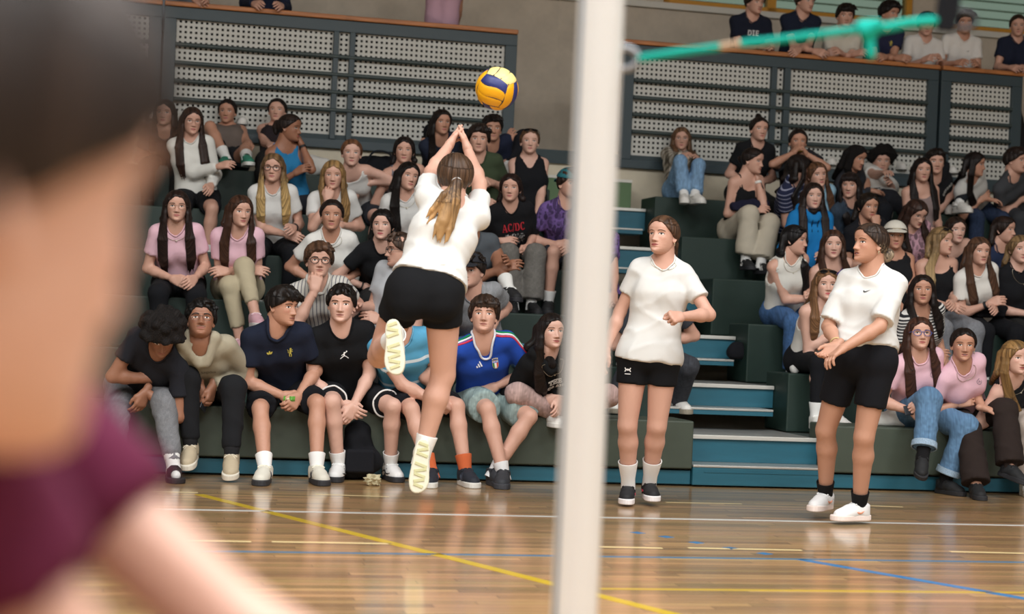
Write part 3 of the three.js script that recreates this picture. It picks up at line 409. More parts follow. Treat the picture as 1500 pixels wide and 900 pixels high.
  for (const s of ['R', 'L']) if (o['band' + s]) { const e = limb['e' + s], w = limb['w' + s], b = o['band' + s], d = norm3(sub3(w, e)); put(b.name ?? 'wristband', ringGeo(add3(w, d, -0.035), add3(w, d, -0.035 + (b.w ?? 0.012)), 0.033, 0.032, 0.004), mat(b.color, 0.6), root); }
  if (o.earring) put('earring', new THREE.TorusGeometry(0.009, 0.0018, 6, 14).rotateY(Math.PI / 2).translate(...HL(o.earring * 0.074, -0.047, -0.012).toArray()), mat('#d9d0b8', 0.3, { metalness: 1 }), root);
  people.push({ root, limb, H, N, U, Lf, Fc, F, LfH, C, HL, o });
  return people[people.length - 1];
}
function ringGeo(a, b, ra, rb, thick, rmid) {                          // a closed band of cloth between two points
  const ax = sub3(b, a), L = ax.length(), pr = []; const n = 6; for (let i = 0; i <= n; i++) { const t = i / n; pr.push(new THREE.Vector2(rmid ? (t < 0.5 ? lerp(ra, rmid, t * 2) : lerp(rmid, rb, t * 2 - 1)) : lerp(ra, rb, t), t * L)); }
  pr.push(new THREE.Vector2(rb - thick * 0.5, L + thick * 0.4), new THREE.Vector2(rb - thick, L)); for (let i = n; i >= 0; i--) { const t = i / n; pr.push(new THREE.Vector2((rmid ? (t < 0.5 ? lerp(ra, rmid, t * 2) : lerp(rmid, rb, t * 2 - 1)) : lerp(ra, rb, t)) - thick, t * L)); }
  pr.push(pr[0].clone());
  const g = new THREE.LatheGeometry(pr, 18), q = new THREE.Quaternion().setFromUnitVectors(UP, ax.normalize()); g.applyQuaternion(q).translate(a.x, a.y, a.z); return g;
}
const decalMats = {};
function decalMat(P) { return decalMats[P.id] ??= new THREE.MeshPhysicalMaterial({ map: canvasTex(P.px ?? 256, Math.round((P.px ?? 256) * P.h / P.w), P.draw), transparent: true, alphaTest: 0.4, roughness: 0.8, side: THREE.DoubleSide }); }
function decal(P, N, U, Lf, Fc, f) {                                   // printed patch laid on the cloth: x to the wearer's left, y down from the collar
  const nx = Math.max(4, Math.round(P.w / 0.009)), ny = Math.max(4, Math.round(P.h / 0.009)), pos = [], uv = [], idx = [];
  const sd = P.side ?? 0, dir = norm3(add3(Fc.clone().multiplyScalar(Math.cos(sd)), Lf, Math.sin(sd))), ac = cross3(U, dir);
  for (let j = 0; j <= ny; j++) for (let i = 0; i <= nx; i++) {
    const u = i / nx, v = j / ny, p = add3(N, ac, P.x + (u - 0.5) * P.w, U, P.y + (0.5 - v) * P.h, dir, 0.3);
    for (let k = 0; k < 60; k++) { const d = f(p.x, p.y, p.z); if (d < 0.001) break; p.addScaledVector(dir, -Math.max(0.0008, Math.min(d * 0.8, 0.02))); }
    p.addScaledVector(dir, P.lift ?? 0.004); pos.push(p.x, p.y, p.z); uv.push(u, 1 - v);
  }
  for (let j = 0; j < ny; j++) for (let i = 0; i < nx; i++) { const a = j * (nx + 1) + i, b = a + nx + 1; idx.push(a, b, a + 1, b, b + 1, a + 1); }
  const g = new THREE.BufferGeometry(); g.setAttribute('position', new THREE.Float32BufferAttribute(pos, 3)); g.setAttribute('uv', new THREE.Float32BufferAttribute(uv, 2)); g.setIndex(idx); g.computeVertexNormals(); return g;
}
function glassesOn(o, M4, put, root) {
  const r = o.r ?? 0.0225, z = 0.094, y = -0.002, rim = [], wire = o.thin ? 0.0011 : 0.0023;
  for (const s of [-1, 1]) { const pts = []; for (let i = 0; i < 16; i++) { const a = i / 16 * Math.PI * 2; pts.push(V(s * 0.033 + Math.cos(a) * r * 1.12, y + Math.sin(a) * r * 0.9, z - Math.abs(s * 0.033 + Math.cos(a) * r) * 0.16)); } rim.push(tube(pts, wire, 32, 5, true)); rim.push(tube([V(s * (0.033 + r * 1.1), y + 0.006, z - 0.010), V(s * 0.074, y + 0.005, z - 0.03), V(s * 0.0775, y, -0.01)], wire, 8, 5)); }
  rim.push(tube([V(-0.010, y + 0.004, z - 0.001), V(0, y + 0.008, z + 0.004), V(0.010, y + 0.004, z - 0.001)], wire, 6, 5));
  const g = put(o.shades ? 'sunglasses' : 'glasses', mergeGeometries(rim).applyMatrix4(M4), mat(o.color, 0.35, o.thin ? { metalness: 0.6 } : {}), root);
  for (const s of [-1, 1]) put('lens', new THREE.CircleGeometry(r * 0.97, 18).scale(1.12, 0.9, 1).rotateY(s * 0.16).translate(s * 0.033, y, z - 0.0055).applyMatrix4(M4), o.dark ? mat('#101012', 0.15) : mat('#ffffff', 0.03, { transmission: 1, thickness: 0, ior: 1.2, specularIntensity: 0.5 }), g);
}
let treadG;
function treadGeo() {                                                  // ribs moulded into the underside of a sole
  const bars = [];
  for (let i = 0; i < 9; i++) { const z = -0.055 + i * 0.026, w = 0.022 + 0.010 * Math.sin(Math.PI * (i + 1) / 10); if (i !== 3) bars.push(new RoundedBoxGeometry(w * 2, 0.006, 0.016, 1, 0.002).rotateY(0.25 * (i % 2 ? 1 : -1)).translate(0.004, -0.001, z)); }
  return treadG ??= mergeGeometries(bars);
}
// ---------------------------------------------------------------- hair
function hairOn(o, c) {
  const { headM, HL, N, U, Lf, Fc, shirtF, put, R, hcell, hs } = c, h = o.hair, st = h.style, inv = headM.clone().invert(), e = inv.elements, prims = [], long = h.len ?? 0.24;
  const push = (p, r) => { for (let k = 0; k < 5; k++) { const d = shirtF(p.x, p.y, p.z); if (d > r * 0.55) break; const q = 0.004, g = V(shirtF(p.x + q, p.y, p.z) - d, shirtF(p.x, p.y + q, p.z) - d, shirtF(p.x, p.y, p.z + q) - d).normalize(); p.addScaledVector(g, r * 0.55 - d + 0.002); } return p; };
  const chain = (pts, rs) => { for (let i = 0; i < pts.length - 1; i++) prims.push(cap(pts[i], pts[i + 1], rs[i], rs[i + 1], h.k ?? 0.008)); };
  const hang = (start, mids, ends) => chain([...start.map(a => HL(...a)), ...mids.map((p, i) => push(p, ends[start.length + i] ?? 0.02))], ends);
  if (st === 'long' || st === 'half') {
    const fr = h.front ?? 'LR';
    for (const sg of [-1, 1]) {
      const L = sg > 0 ? 'L' : 'R', w = (h.vol ?? 1) * 0.84;
      if (fr.includes(L)) for (const [ox, oz, rr, el] of [[-0.010, 0.006, 0.62, 1], [0.006, 0.002, 0.66, 1.08], [0.020, -0.010, 0.66, 0.96], [0.034, -0.026, 0.66, 1.03]])
        hang([[sg * (0.068 + ox * 0.5), 0.03, 0.015 + oz], [sg * (0.076 + ox * 0.4), -0.05, 0.018 + oz]], [add3(HL(sg * (0.078 + ox * 0.5), -0.11, 0.015 + oz), UP, 0), add3(N, Lf, sg * (0.082 + ox), U, -0.05, Fc, 0.085 + oz), add3(N, Lf, sg * (0.084 + ox), U, -long * 0.62, Fc, 0.12 + oz * 0.5), add3(N, Lf, sg * (0.078 + ox * 0.8), U, -long * el, Fc, 0.12)], [0.020 * rr * w, 0.023 * rr * w, 0.025 * rr * w, 0.025 * rr * w, 0.022 * rr * w, 0.007 * rr * w]);
      for (const x of [0.016, 0.042, 0.066]) hang([[sg * x, 0.02, -0.07], [sg * x * 1.1, -0.06, -0.075]], [add3(HL(sg * x * 1.15, -0.12, -0.07), UP, 0), add3(N, Lf, sg * x * 1.1, U, -0.10, Fc, -0.12), ...(fr.includes(L) ? [] : [add3(N, Lf, sg * x, U, -long * 0.8, Fc, -0.13)])], [0.032 * w, 0.031 * w, 0.030 * w, 0.024 * w, 0.012 * w]);
    }
  }
  if (st === 'pony') { const p = h.tail ?? [0, 0.02, -0.105], a = HL(...p), b = HL(p[0], p[1] - 0.01, p[2] - 0.03), n = h.len ?? 0.22, sw = h.sway ?? [0, 0]; chain([a, b, add3(b, UP, -n * 0.4, Lf, sw[0] * 0.5, Fc, -0.02 + sw[1] * 0.5), add3(b, UP, -n * 0.8, Lf, sw[0], Fc, -0.01 + sw[1]), add3(b, UP, -n, Lf, sw[0] * 1.15, Fc, sw[1])].map((q, i) => i > 1 ? push(q, 0.02) : q), h.fat ?? [0.016, 0.026, 0.032, 0.022, 0.006]); if (h.strands) for (let i = 0; i < h.strands; i++) { const ox = (R() - 0.5) * 0.12, oz = (R() - 0.5) * 0.03, el = 0.8 + R() * 0.35; chain([b, add3(b, UP, -n * 0.4 * el, Lf, sw[0] * 0.5 + ox * 0.7, Fc, -0.03 + sw[1] * 0.5 + oz), add3(b, UP, -n * 0.8 * el, Lf, sw[0] + ox, Fc, -0.02 + sw[1] + oz), add3(b, UP, -n * el, Lf, sw[0] * 1.15 + ox * 1.1, Fc, sw[1] + oz)].map((q, k) => k ? push(q, 0.014) : q), [0.016, 0.015, 0.011, 0.003]); } }
  if (st === 'bun') { const p = h.at ?? [0, 0.085, -0.085]; prims.push(cap(HL(...p), HL(p[0], p[1] + 0.008, p[2] - 0.01), h.r ?? 0.036, (h.r ?? 0.036) * 0.9, 0.015)); }
  if (h.fringe) for (let i = -3; i <= 3; i++) chain([HL(i * 0.016, 0.085, 0.055), HL(i * 0.018 + h.fringe * 0.012, 0.062, 0.086), HL(i * 0.019 + h.fringe * 0.02, 0.034 + 0.006 * Math.abs(i % 2), 0.093)], [0.018, 0.015, 0.006]);
  if (h.sides) for (const sg of [-1, 1]) chain([HL(sg * 0.04, 0.08, 0.045), HL(sg * 0.062, 0.045, 0.062), HL(sg * 0.072, 0.0, 0.045), HL(sg * 0.074, -0.035, 0.03)], [0.02, 0.014, 0.011, 0.005]);
  if (['short', 'mop', 'crop'].includes(st)) { const n = st === 'crop' ? 10 : 34, fw = h.dir ?? 0.6; for (let i = 0; i < n; i++) { const a = (R() - 0.5) * 4.6, b = 0.15 + R() * 1.0, x = Math.sin(b) * Math.sin(a) * 0.082, z = Math.sin(b) * Math.cos(a) * 0.10 - 0.006, y = 0.026 + Math.cos(b) * 0.092, d = V((R() - 0.5) * 0.9 + (h.sweep ?? 0.3), -0.25, fw + (R() - 0.5) * 0.5).normalize(), l = 0.034 + R() * 0.024; chain([HL(x, y, z), HL(x + d.x * l * 0.6, y + 0.012 + d.y * l * 0.3, z + d.z * l * 0.6), HL(x + d.x * l * 1.3, y + d.y * l * 0.9, z + d.z * l * 1.3)], [0.015, 0.0105, 0.002]); } }
  const vol = h.volume ?? { short: 0.010, crop: 0.004, mop: 0.018, afro: 0.045, long: 0.007, half: 0.008, pony: 0.006, bun: 0.006 }[st] ?? 0.006, short = ['short', 'crop', 'mop', 'afro'].includes(st), afro = st === 'afro';
  const rx = 0.083 + vol * (afro ? 1 : 0.6), ry = 0.095 + vol, rz = 0.109 + vol * 0.6, cy = 0.024 + (afro ? 0.008 : 0), ph = R() * 9;
  const lobes = afro ? Array.from({ length: h.lobes ?? 26 }, () => { const a = R() * 6.28, b = Math.acos(1 - (h.drop ?? 1.25) * R()); return V(Math.sin(b) * Math.cos(a) * rx, cy + Math.cos(b) * ry, -0.006 + Math.sin(b) * Math.sin(a) * rz); }) : null;
  const f = (X, Y, Z) => {
    const x = e[0] * X + e[4] * Y + e[8] * Z + e[12], y = e[1] * X + e[5] * Y + e[9] * Z + e[13], z = e[2] * X + e[6] * Y + e[10] * Z + e[14];
    const qx = x / rx, qy = (y - cy) / ry, qz = (z + 0.006) / rz, k0 = Math.hypot(qx, qy, qz), k1 = Math.hypot(qx / rx, qy / ry, qz / rz) + 1e-6; let d = k0 * (k0 - 1) / k1 * 1;
    if (lobes) for (const l of lobes) { const q = Math.hypot(x - l.x, y - l.y, z - l.z) - 0.026, k = 0.012, g = Math.abs(d - q), m = Math.min(d, q); d = g < k ? m - (k - g) * (k - g) / (4 * k) : m; }
    if (d < 0.02) {
      if (!afro) { const an = Math.atan2(x, z); d += 0.0016 * Math.sin(an * 21 + ph + y * 40) + 0.0014 * Math.sin(an * 13 + y * 25); if (short) d += 0.002 * Math.sin(x * 190 + y * 60 + ph) + 0.002 * Math.sin(z * 150 + x * 80); if (st === 'long' || h.part) d += 0.0045 * Math.exp(-(x - (h.partX ?? 0)) * (x - (h.partX ?? 0)) / 0.00006) * (y > 0.05 ? 1 : 0); }
      const hl = h.line ?? (short ? 0.060 : st === 'bun' || st === 'pony' ? 0.074 : 0.066);                    // hairline on the forehead, then down before the ear
      const ax = Math.abs(x - (h.partX ?? 0)); const tied = st === 'bun' || st === 'pony', z0 = tied ? -0.006 : 0.012, y0 = tied ? 0.012 : 0.035; const hq = short ? hl : hl + 0.013 - ax * 0.46; let cut = (z - z0 - (y + y0) * ((0.09 - z0) / (hq + y0))) * 0.76; const tmp = (z - 0.085 + Math.abs(x) * 0.35); if (y > hq) cut = Math.min(cut, tmp * 0.3 - 0.004);
      if (short) cut = Math.max(cut, (-0.010 + 0.5 * z - y) * 0.9); else cut = Math.max(cut, -0.085 - y);
      cut += 0.0028 * Math.sin(x * 130 + ph) + 0.002 * Math.sin(x * 310 + y * 90); if (cut > d) d = cut;
    }
    if (prims.length) { const q = evalPrims(prims, X, Y, Z), k = 0.014, g = Math.abs(d - q), m = Math.min(d, q); d = g < k ? m - (k - g) * (k - g) / (4 * k) : m; }
    return d * hs;
  };
  const cc = HL(0, cy, -0.006), rr = Math.max(rx, ry, rz) + 0.03 + (afro ? 0.03 : 0), bb = boundsOf(prims.length ? prims : [cap(cc, cc, 0.01)], 0.02), B = [Math.min(bb[0], cc.x - rr), Math.min(bb[1], cc.y - rr), Math.min(bb[2], cc.z - rr), Math.max(bb[3], cc.x + rr), Math.max(bb[4], cc.y + rr), Math.max(bb[5], cc.z + rr)];
  const g = nets(f, B, hcell); setUV(g, (X, Y, Z) => { const x = e[0] * X + e[4] * Y + e[8] * Z + e[12], y = e[1] * X + e[5] * Y + e[9] * Z + e[13], z = e[2] * X + e[6] * Y + e[10] * Z + e[14]; if (afro || h.curly) return [x * 9 + z * 5, y * 9 + z * 3]; return y > 0.06 ? [x * 2.4 + 0.5, z * 2] : [Math.atan2(x, z) * 0.42 + (y < -0.1 ? x * 1.5 : 0), y * 2]; });
  const hm = put('hair', g, hairMat(h.color, !!(afro || h.curly)));
  if (h.tie) { const p = h.tail ?? [0, 0.02, -0.105]; put('hair_tie', new THREE.TorusGeometry(0.019, 0.007, 8, 18).applyMatrix4(headM.clone().multiply(new THREE.Matrix4().makeTranslation(p[0], p[1] - 0.004, p[2] - 0.012))), clothMat(h.tie), hm); }
  if (h.tips) { const p = g.attributes.position, col = new Float32Array(p.count * 3), A = new THREE.Color(h.color), T = new THREE.Color(h.tips), b0 = h.tip0 ?? -0.1, b1 = h.tip1 ?? -0.3, cl = c.C; const bx = hm.parent.position; for (let i = 0; i < p.count; i++) { const y = p.getY(i) + bx.y - cl.y, t = smooth(b0, b1, y + (strandNoise(p.getX(i) * 300, p.getZ(i) * 300) - 0.5) * 0.12); col[3 * i] = lerp(A.r, T.r, t); col[3 * i + 1] = lerp(A.g, T.g, t); col[3 * i + 2] = lerp(A.b, T.b, t); } g.setAttribute('color', new THREE.BufferAttribute(col, 3)); hm.material = hairMats['tips' + h.tips] ??= hairMat('#ffffff', false).clone(); hm.material.vertexColors = true; }
  if (h.cap) { const cg = nets((X, Y, Z) => { const x = e[0] * X + e[4] * Y + e[8] * Z + e[12], y = e[1] * X + e[5] * Y + e[9] * Z + e[13], z = e[2] * X + e[6] * Y + e[10] * Z + e[14]; const a = rx + 0.008, b = ry + 0.008, q = rz + 0.006, k0 = Math.hypot(x / a, (y - cy) / b, (z + 0.006) / q), k1 = Math.hypot(x / a / a, (y - cy) / b / b, (z + 0.006) / q / q) + 1e-6; let d = Math.max(k0 * (k0 - 1) / k1, 0.048 - y - (h.cap.back ? z * 0.15 : -z * 0.12)); const bz = h.cap.back ? -z : z; const br = Math.max(Math.hypot(x / 0.078, (bz - 0.085) / 0.075) * 0.075 - 0.075, Math.abs(y - 0.052 + Math.max(0, bz - 0.08) * 0.35 + x * x * 2.5) - 0.0045); if (bz > 0.06) d = Math.min(d, br); return d; }, [cc.x - 0.2, cc.y - 0.2, cc.z - 0.2, cc.x + 0.2, cc.y + 0.2, cc.z + 0.2], 0.0062); setUV(cg, (x, y) => [x, y]); put('cap', cg, clothMat(h.cap.color)); }
}
// ---------------------------------------------------------------- unseen ceiling luminaires; the row behind the camera is added for frontal light
const CEIL = 7.6, S0 = -11, S1 = 13, T0 = -15, T1 = 7.2;
const LAMP = { w: 3.0, d: 0.9, power: 31 };
for (const [s, t] of [[-7, -13.8], [-1, -13.8], [5, -13.8], [-7, -11], [-1, -11], [5, -11], [-7, -7.6], [-1, -7.6], [5, -7.6], [-4, -5.2], [2, -5.2]]) {
  const g = group('ceiling_light', W(s, CEIL, t)); g.rotation.y = TH; tag(g, 'unseen long white luminaire under the hall ceiling', 'ceiling light', 'ceiling luminaires');
  mesh('housing', rbox(-LAMP.w / 2 - 0.05, LAMP.w / 2 + 0.05, -0.09, -0.002, -LAMP.d / 2 - 0.05, LAMP.d / 2 + 0.05, 0.01), mat('#d8d8d4', 0.5), g);
  mesh('diffuser', box(-LAMP.w / 2, LAMP.w / 2, -0.1, -0.092, -LAMP.d / 2, LAMP.d / 2), new THREE.MeshStandardMaterial({ color: '#ffffff', emissive: '#fff6ea', emissiveIntensity: 3 }), g);
  const l = new THREE.RectAreaLight(new THREE.Color(0.965, 0.985, 1.0), LAMP.power, LAMP.w, LAMP.d); l.position.set(0, -0.112, 0); l.rotation.x = -Math.PI / 2; l.name = 'luminaire_light'; g.add(l);
}
// ---------------------------------------------------------------- hall shell
const plankN = valueNoise(71, 64), grainN = valueNoise(72, 64);
const PW = 0.068, PL = 1.1, TEXM = 3.264;                            // strip floor: 48 strips across one texture tile
const floorTex = (() => { const r = rng(12), rows = 48, tone = [], shift = []; for (let i = 0; i < rows; i++) { shift.push(r()); tone.push([r(), r(), r(), r()]); }
  const f = (bump) => dataTex(1024, 1536, (i, j) => { const row = Math.floor(j / 32), fj = (j % 32) / 32, x = (i / 1024 * 3 + shift[row]) % 3, k = Math.floor(x), fx = x - k, tn = tone[row][k];
    const gr = grainN(i / 40, j * 1.3) * 0.6 + plankN(i / 14, j / 1.7) * 0.4, seam = (fj < 0.05 || fx < 0.003) ? 1 : 0;
    if (bump) { const v = seam ? 40 : 170 + 30 * gr; return [v, v, v]; }
    const b = 0.80 + tn * 0.30 + (gr - 0.5) * 0.22, q = seam ? 0.62 : 1; return [184 * b * q, (147 + (tone[row][3] - 0.5) * 10) * b * q, 99 * b * q]; }, !bump);
  return { map: f(false), bump: f(true) }; })();
for (const k of ['map', 'bump']) floorTex[k].repeat.set(1 / TEXM, 1 / TEXM);
const floorGeo = sb(S0, S1, -0.2, 0, T0, T1); setUV(floorGeo, (x, y, z) => [x, z]);
structure('floor', floorGeo, new THREE.MeshPhysicalMaterial({ map: floorTex.map, bumpMap: floorTex.bump, bumpScale: 0.0004, roughness: 0.36, clearcoat: 0.8, clearcoatRoughness: 0.13 }));
const plaster = (base, seed) => { const n = valueNoise(seed, 32), n2 = valueNoise(seed + 1, 64); const t = dataTex(256, 256, (i, j) => { const k = 0.95 + n(i / 16, j / 16) * 0.06 + n2(i / 4, j / 4) * 0.03; return base.map(c => c * k); }); t.repeat.set(0.4, 0.4); return t; };
const wallMat = new THREE.MeshPhysicalMaterial({ map: plaster([200, 188, 171], 40), roughness: 0.9 }), creamMat = new THREE.MeshPhysicalMaterial({ map: plaster([214, 204, 182], 44), roughness: 0.85 }), ceilMat = new THREE.MeshPhysicalMaterial({ map: plaster([160, 158, 152], 47), roughness: 0.95 });
const wuv = g => setUV(g, (x, y, z) => [x + z, y + z * 0.3]);
const TP = 5.25, TW = 6.95;                                          // parapet plane, rear wall plane
const hAt = (px, py, t = TP) => atPlane(px, py, t).y, sAt = (px, py, t = TP) => toS(atPlane(px, py, t))[0];
// rear wall with a band of windows over the right half
const WIN0 = hAt(1000, 6, TW), winS = [sAt(972, 0, TW), sAt(1132, 5, TW), sAt(1337, 20, TW), sAt(1382, 25, TW), sAt(1482, 30, TW) + 0.8], WTOP = 5.6;
structure('wall_rear', wuv(mergeGeometries([sb(S0, winS[0], -0.2, CEIL, TW, TW + 0.25), sb(winS[0], S1, -0.2, WIN0, TW, TW + 0.25), sb(winS[0], S1, WTOP, CEIL, TW, TW + 0.25), sb(winS[2], winS[3], WIN0, WTOP, TW, TW + 0.25), sb(winS[4], S1, WIN0, WTOP, TW, TW + 0.25)])), wallMat);
const sideMat = new THREE.MeshPhysicalMaterial({ map: plaster([150, 149, 145], 61), roughness: 0.9 });
structure('wall_left', wuv(sb(S0 - 0.25, S0, -0.2, CEIL, T0, T1)), sideMat);
structure('wall_right', wuv(sb(S1, S1 + 0.25, -0.2, CEIL, T0, T1)), sideMat);
structure('wall_front', wuv(sb(S0 - 0.25, S1 + 0.25, -0.2, CEIL, T0 - 0.25, T0)), sideMat);
structure('ceiling', wuv(sb(S0 - 0.25, S1 + 0.25, CEIL, CEIL + 0.25, T0 - 0.25, TW + 0.25)), ceilMat);
structure('trim_1', sb(S0, S1, WIN0 - 0.075, WIN0 - 0.005, TW - 0.05, TW - 0.002, 0.008), mat('#d9d6cc', 0.6));
{ let n = 0; for (const [a, b, mull] of [[winS[0], winS[2], [winS[1]]], [winS[3], winS[4], []]]) {
  const yel = mat('#c98f2b', 0.55), w = structure('window_' + (++n), mergeGeometries([sb(a, a + 0.07, WIN0, WTOP, TW + 0.02, TW + 0.14), sb(b - 0.07, b, WIN0, WTOP, TW + 0.02, TW + 0.14), sb(a, b, WIN0, WIN0 + 0.05, TW + 0.02, TW + 0.14), sb(a, b, WTOP - 0.06, WTOP, TW + 0.02, TW + 0.14), ...mull.map(m => sb(m - 0.05, m + 0.05, WIN0, WTOP, TW + 0.02, TW + 0.14))]), yel);
  const edges = [a + 0.07, ...mull.flatMap(m => [m - 0.05, m + 0.05]), b - 0.07];
  for (let i = 0; i < edges.length; i += 2) mesh('pane', sb(edges[i], edges[i + 1], WIN0 + 0.05, WTOP - 0.06, TW + 0.07, TW + 0.076), mat('#bcc7be', 0.02, { transmission: 1, thickness: 0 }), w);
  for (let i = 0; i < edges.length; i += 2) for (let k = 0; k < 14; k++) mesh('blind_slat', sb(edges[i] + 0.01, edges[i + 1] - 0.01, WIN0 + 0.08 + k * 0.1, WIN0 + 0.085 + k * 0.1, TW + 0.16, TW + 0.24).rotateX(0), mat('#c3cabf', 0.6), w);
} }
// balcony slab, its fascia and the wall under it
const HB0 = hAt(620, 226), HB1 = hAt(780, 217);
structure('trim_2', sb(S0, S1, HB0, HB1, TP + 0.02, TW, 0), mat('#39464a', 0.7));
structure('wall_under_balcony', wuv(sb(S0, S1, -0.2, HB0, TP + 0.06, TP + 0.25)), creamMat);

// parapets: frame, rails, posts, perforated sheets, wooden handrail
const perfTex = dataTex(64, 64, (i, j) => { const dx = Math.abs(i - 31.5), dy = Math.abs(j - 31.5), r = Math.max(dx, dy) * 0.7 + Math.hypot(dx, dy) * 0.3; const v = r < 14.5 ? 0 : r > 16 ? 255 : (r - 14.5) * 170; return [v, v, v]; }, false); perfTex.repeat.set(1 / 0.0485, 1 / 0.0485);
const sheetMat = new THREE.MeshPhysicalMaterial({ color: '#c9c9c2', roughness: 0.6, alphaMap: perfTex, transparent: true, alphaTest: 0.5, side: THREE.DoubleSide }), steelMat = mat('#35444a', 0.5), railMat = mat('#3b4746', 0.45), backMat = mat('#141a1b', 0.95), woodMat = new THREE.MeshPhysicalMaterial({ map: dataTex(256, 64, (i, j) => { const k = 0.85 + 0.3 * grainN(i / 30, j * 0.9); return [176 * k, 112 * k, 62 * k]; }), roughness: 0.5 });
const HR = hAt(750, 43.5), HT0 = HR - 0.045, HT1 = HR - 0.155, HBF = HB0 + 0.085, rows = [0.243, 0.415, 0.585, 0.757].map(k => lerp(HT1, HBF, k * 0.965));
function parapet(label, sa, sc, mids) {
  const g = group('parapet', W((sa + sc) / 2, HB0, TP)); g.rotation.y = TH; tag(g, label, 'parapet'); const o = (sa + sc) / 2, B = (a, b, h0, h1, t0, t1, r) => sb(a - o, b - o, h0 - HB0, h1 - HB0, t0, t1, r);
  const fw = 0.115;
  mesh('handrail', setUV(B(sa, sc, HT0, HR, -0.03, 0.09, 0.01), (x, y, z) => [x * 0.6, z * 3 + y * 3]), woodMat, g);
  mesh('frame_beam', B(sa, sc, HT1, HT0, 0, 0.07, 0.005), steelMat, g); mesh('frame_beam', B(sa, sc, HB0, HBF, 0, 0.07, 0.005), steelMat, g);
  mesh('frame_post', B(sa, sa + fw, HBF, HT1, 0, 0.07, 0.005), steelMat, g); mesh('frame_post', B(sc - fw, sc, HBF, HT1, 0, 0.07, 0.005), steelMat, g);
  const cuts = [sa + fw]; for (const m of mids) { mesh('post', B(m[0], m[1], HBF, HT1, -0.012, 0.055, 0.005), steelMat, g); cuts.push(m[0], m[1]); } cuts.push(sc - fw);
  for (const h of rows) mesh('rail', new THREE.CylinderGeometry(0.021, 0.021, sc - sa - 2 * fw, 10).rotateZ(Math.PI / 2).translate(0, h - HB0, 0.0), railMat, g);
  for (let i = 0; i < cuts.length; i += 2) { const p = mesh('perforated_panel', new THREE.PlaneGeometry(cuts[i + 1] - cuts[i], HT1 - HBF).translate((cuts[i] + cuts[i + 1]) / 2 - o, (HT1 + HBF) / 2 - HB0, -0.045), sheetMat, g); setUV(p.geometry, (x, y) => [x, y]); }
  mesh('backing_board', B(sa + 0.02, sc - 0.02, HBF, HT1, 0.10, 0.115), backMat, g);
}
const LP = [sAt(237, 100), sAt(756, 110)], RP = [sAt(911, 150), sAt(1373, 175)];
parapet('dark green steel balcony parapet with wooden rail ending beside the open stair gap', LP[0], LP[1], [[sAt(486, 120), sAt(494, 120)], [sAt(510, 120), sAt(518, 120)]]);
parapet('short steel balcony parapet continuing beyond the long one, behind the blurred head', LP[0] - 3.0, LP[0] - 0.02, []);
parapet('dark green steel balcony parapet under the leaning boys, starting beside the stair gap', RP[0], RP[1], [[sAt(1128, 165), sAt(1136, 165)], [sAt(1147, 165), sAt(1156, 165)]]);
parapet('narrower steel balcony parapet below the girl in navy, with four rails', RP[1] + 0.03, sAt(1496, 180), []);

// ---------------------------------------------------------------- telescopic stand: left and right sections with an aisle of steps
const AI = [1.29, 2.30], greenMat = new THREE.MeshPhysicalMaterial({ map: plaster([24, 46, 39], 51), roughness: 0.55 }), oliveMat = new THREE.MeshPhysicalMaterial({ map: plaster([66, 75, 64], 57), roughness: 0.55 }), tealMat = new THREE.MeshPhysicalMaterial({ map: plaster([31, 92, 110], 53), roughness: 0.5 }), aluMat = mat('#c8c8c4', 0.35, { metalness: 0.7 }), deckMat = mat('#3c4643', 0.7);
function stand(label, a, b) {
  const o = (a + b) / 2, g = group('bleacher', W(o, 0, 0)); g.rotation.y = TH; tag(g, label, 'bleacher');
  const B = (h0, h1, t0, t1, r) => sb(a - o, b - o, h0, h1, t0, t1, r);
  mesh('plinth', B(0.012, 0.105, 0.03, 0.09, 0.004), tealMat, g); mesh('plinth_foot', B(0, 0.014, 0.05, 0.2), backMat, g);
  for (let k = 1; k <= 6; k++) {
    const t = ROWT(k), low = k === 1 ? 0.118 : DECK(k - 1) + 0.003;
    mesh('seat_block', wuv(B(low, SEAT[k], t, t + 0.44, 0.012)), k === 1 ? oliveMat : greenMat, g);
    mesh('deck', B(DECK(k) - 0.05, DECK(k), t + 0.44, t + RUN + (k === 6 ? 0.03 : 0.0)), deckMat, g);
  }
}
stand('dark green tiered bleacher full of spectators on the jumping player\'s side of the steps', -8.2, AI[0]);
stand('dark green tiered bleacher full of spectators beyond the steps, under the balcony boys', AI[1], 9.0);
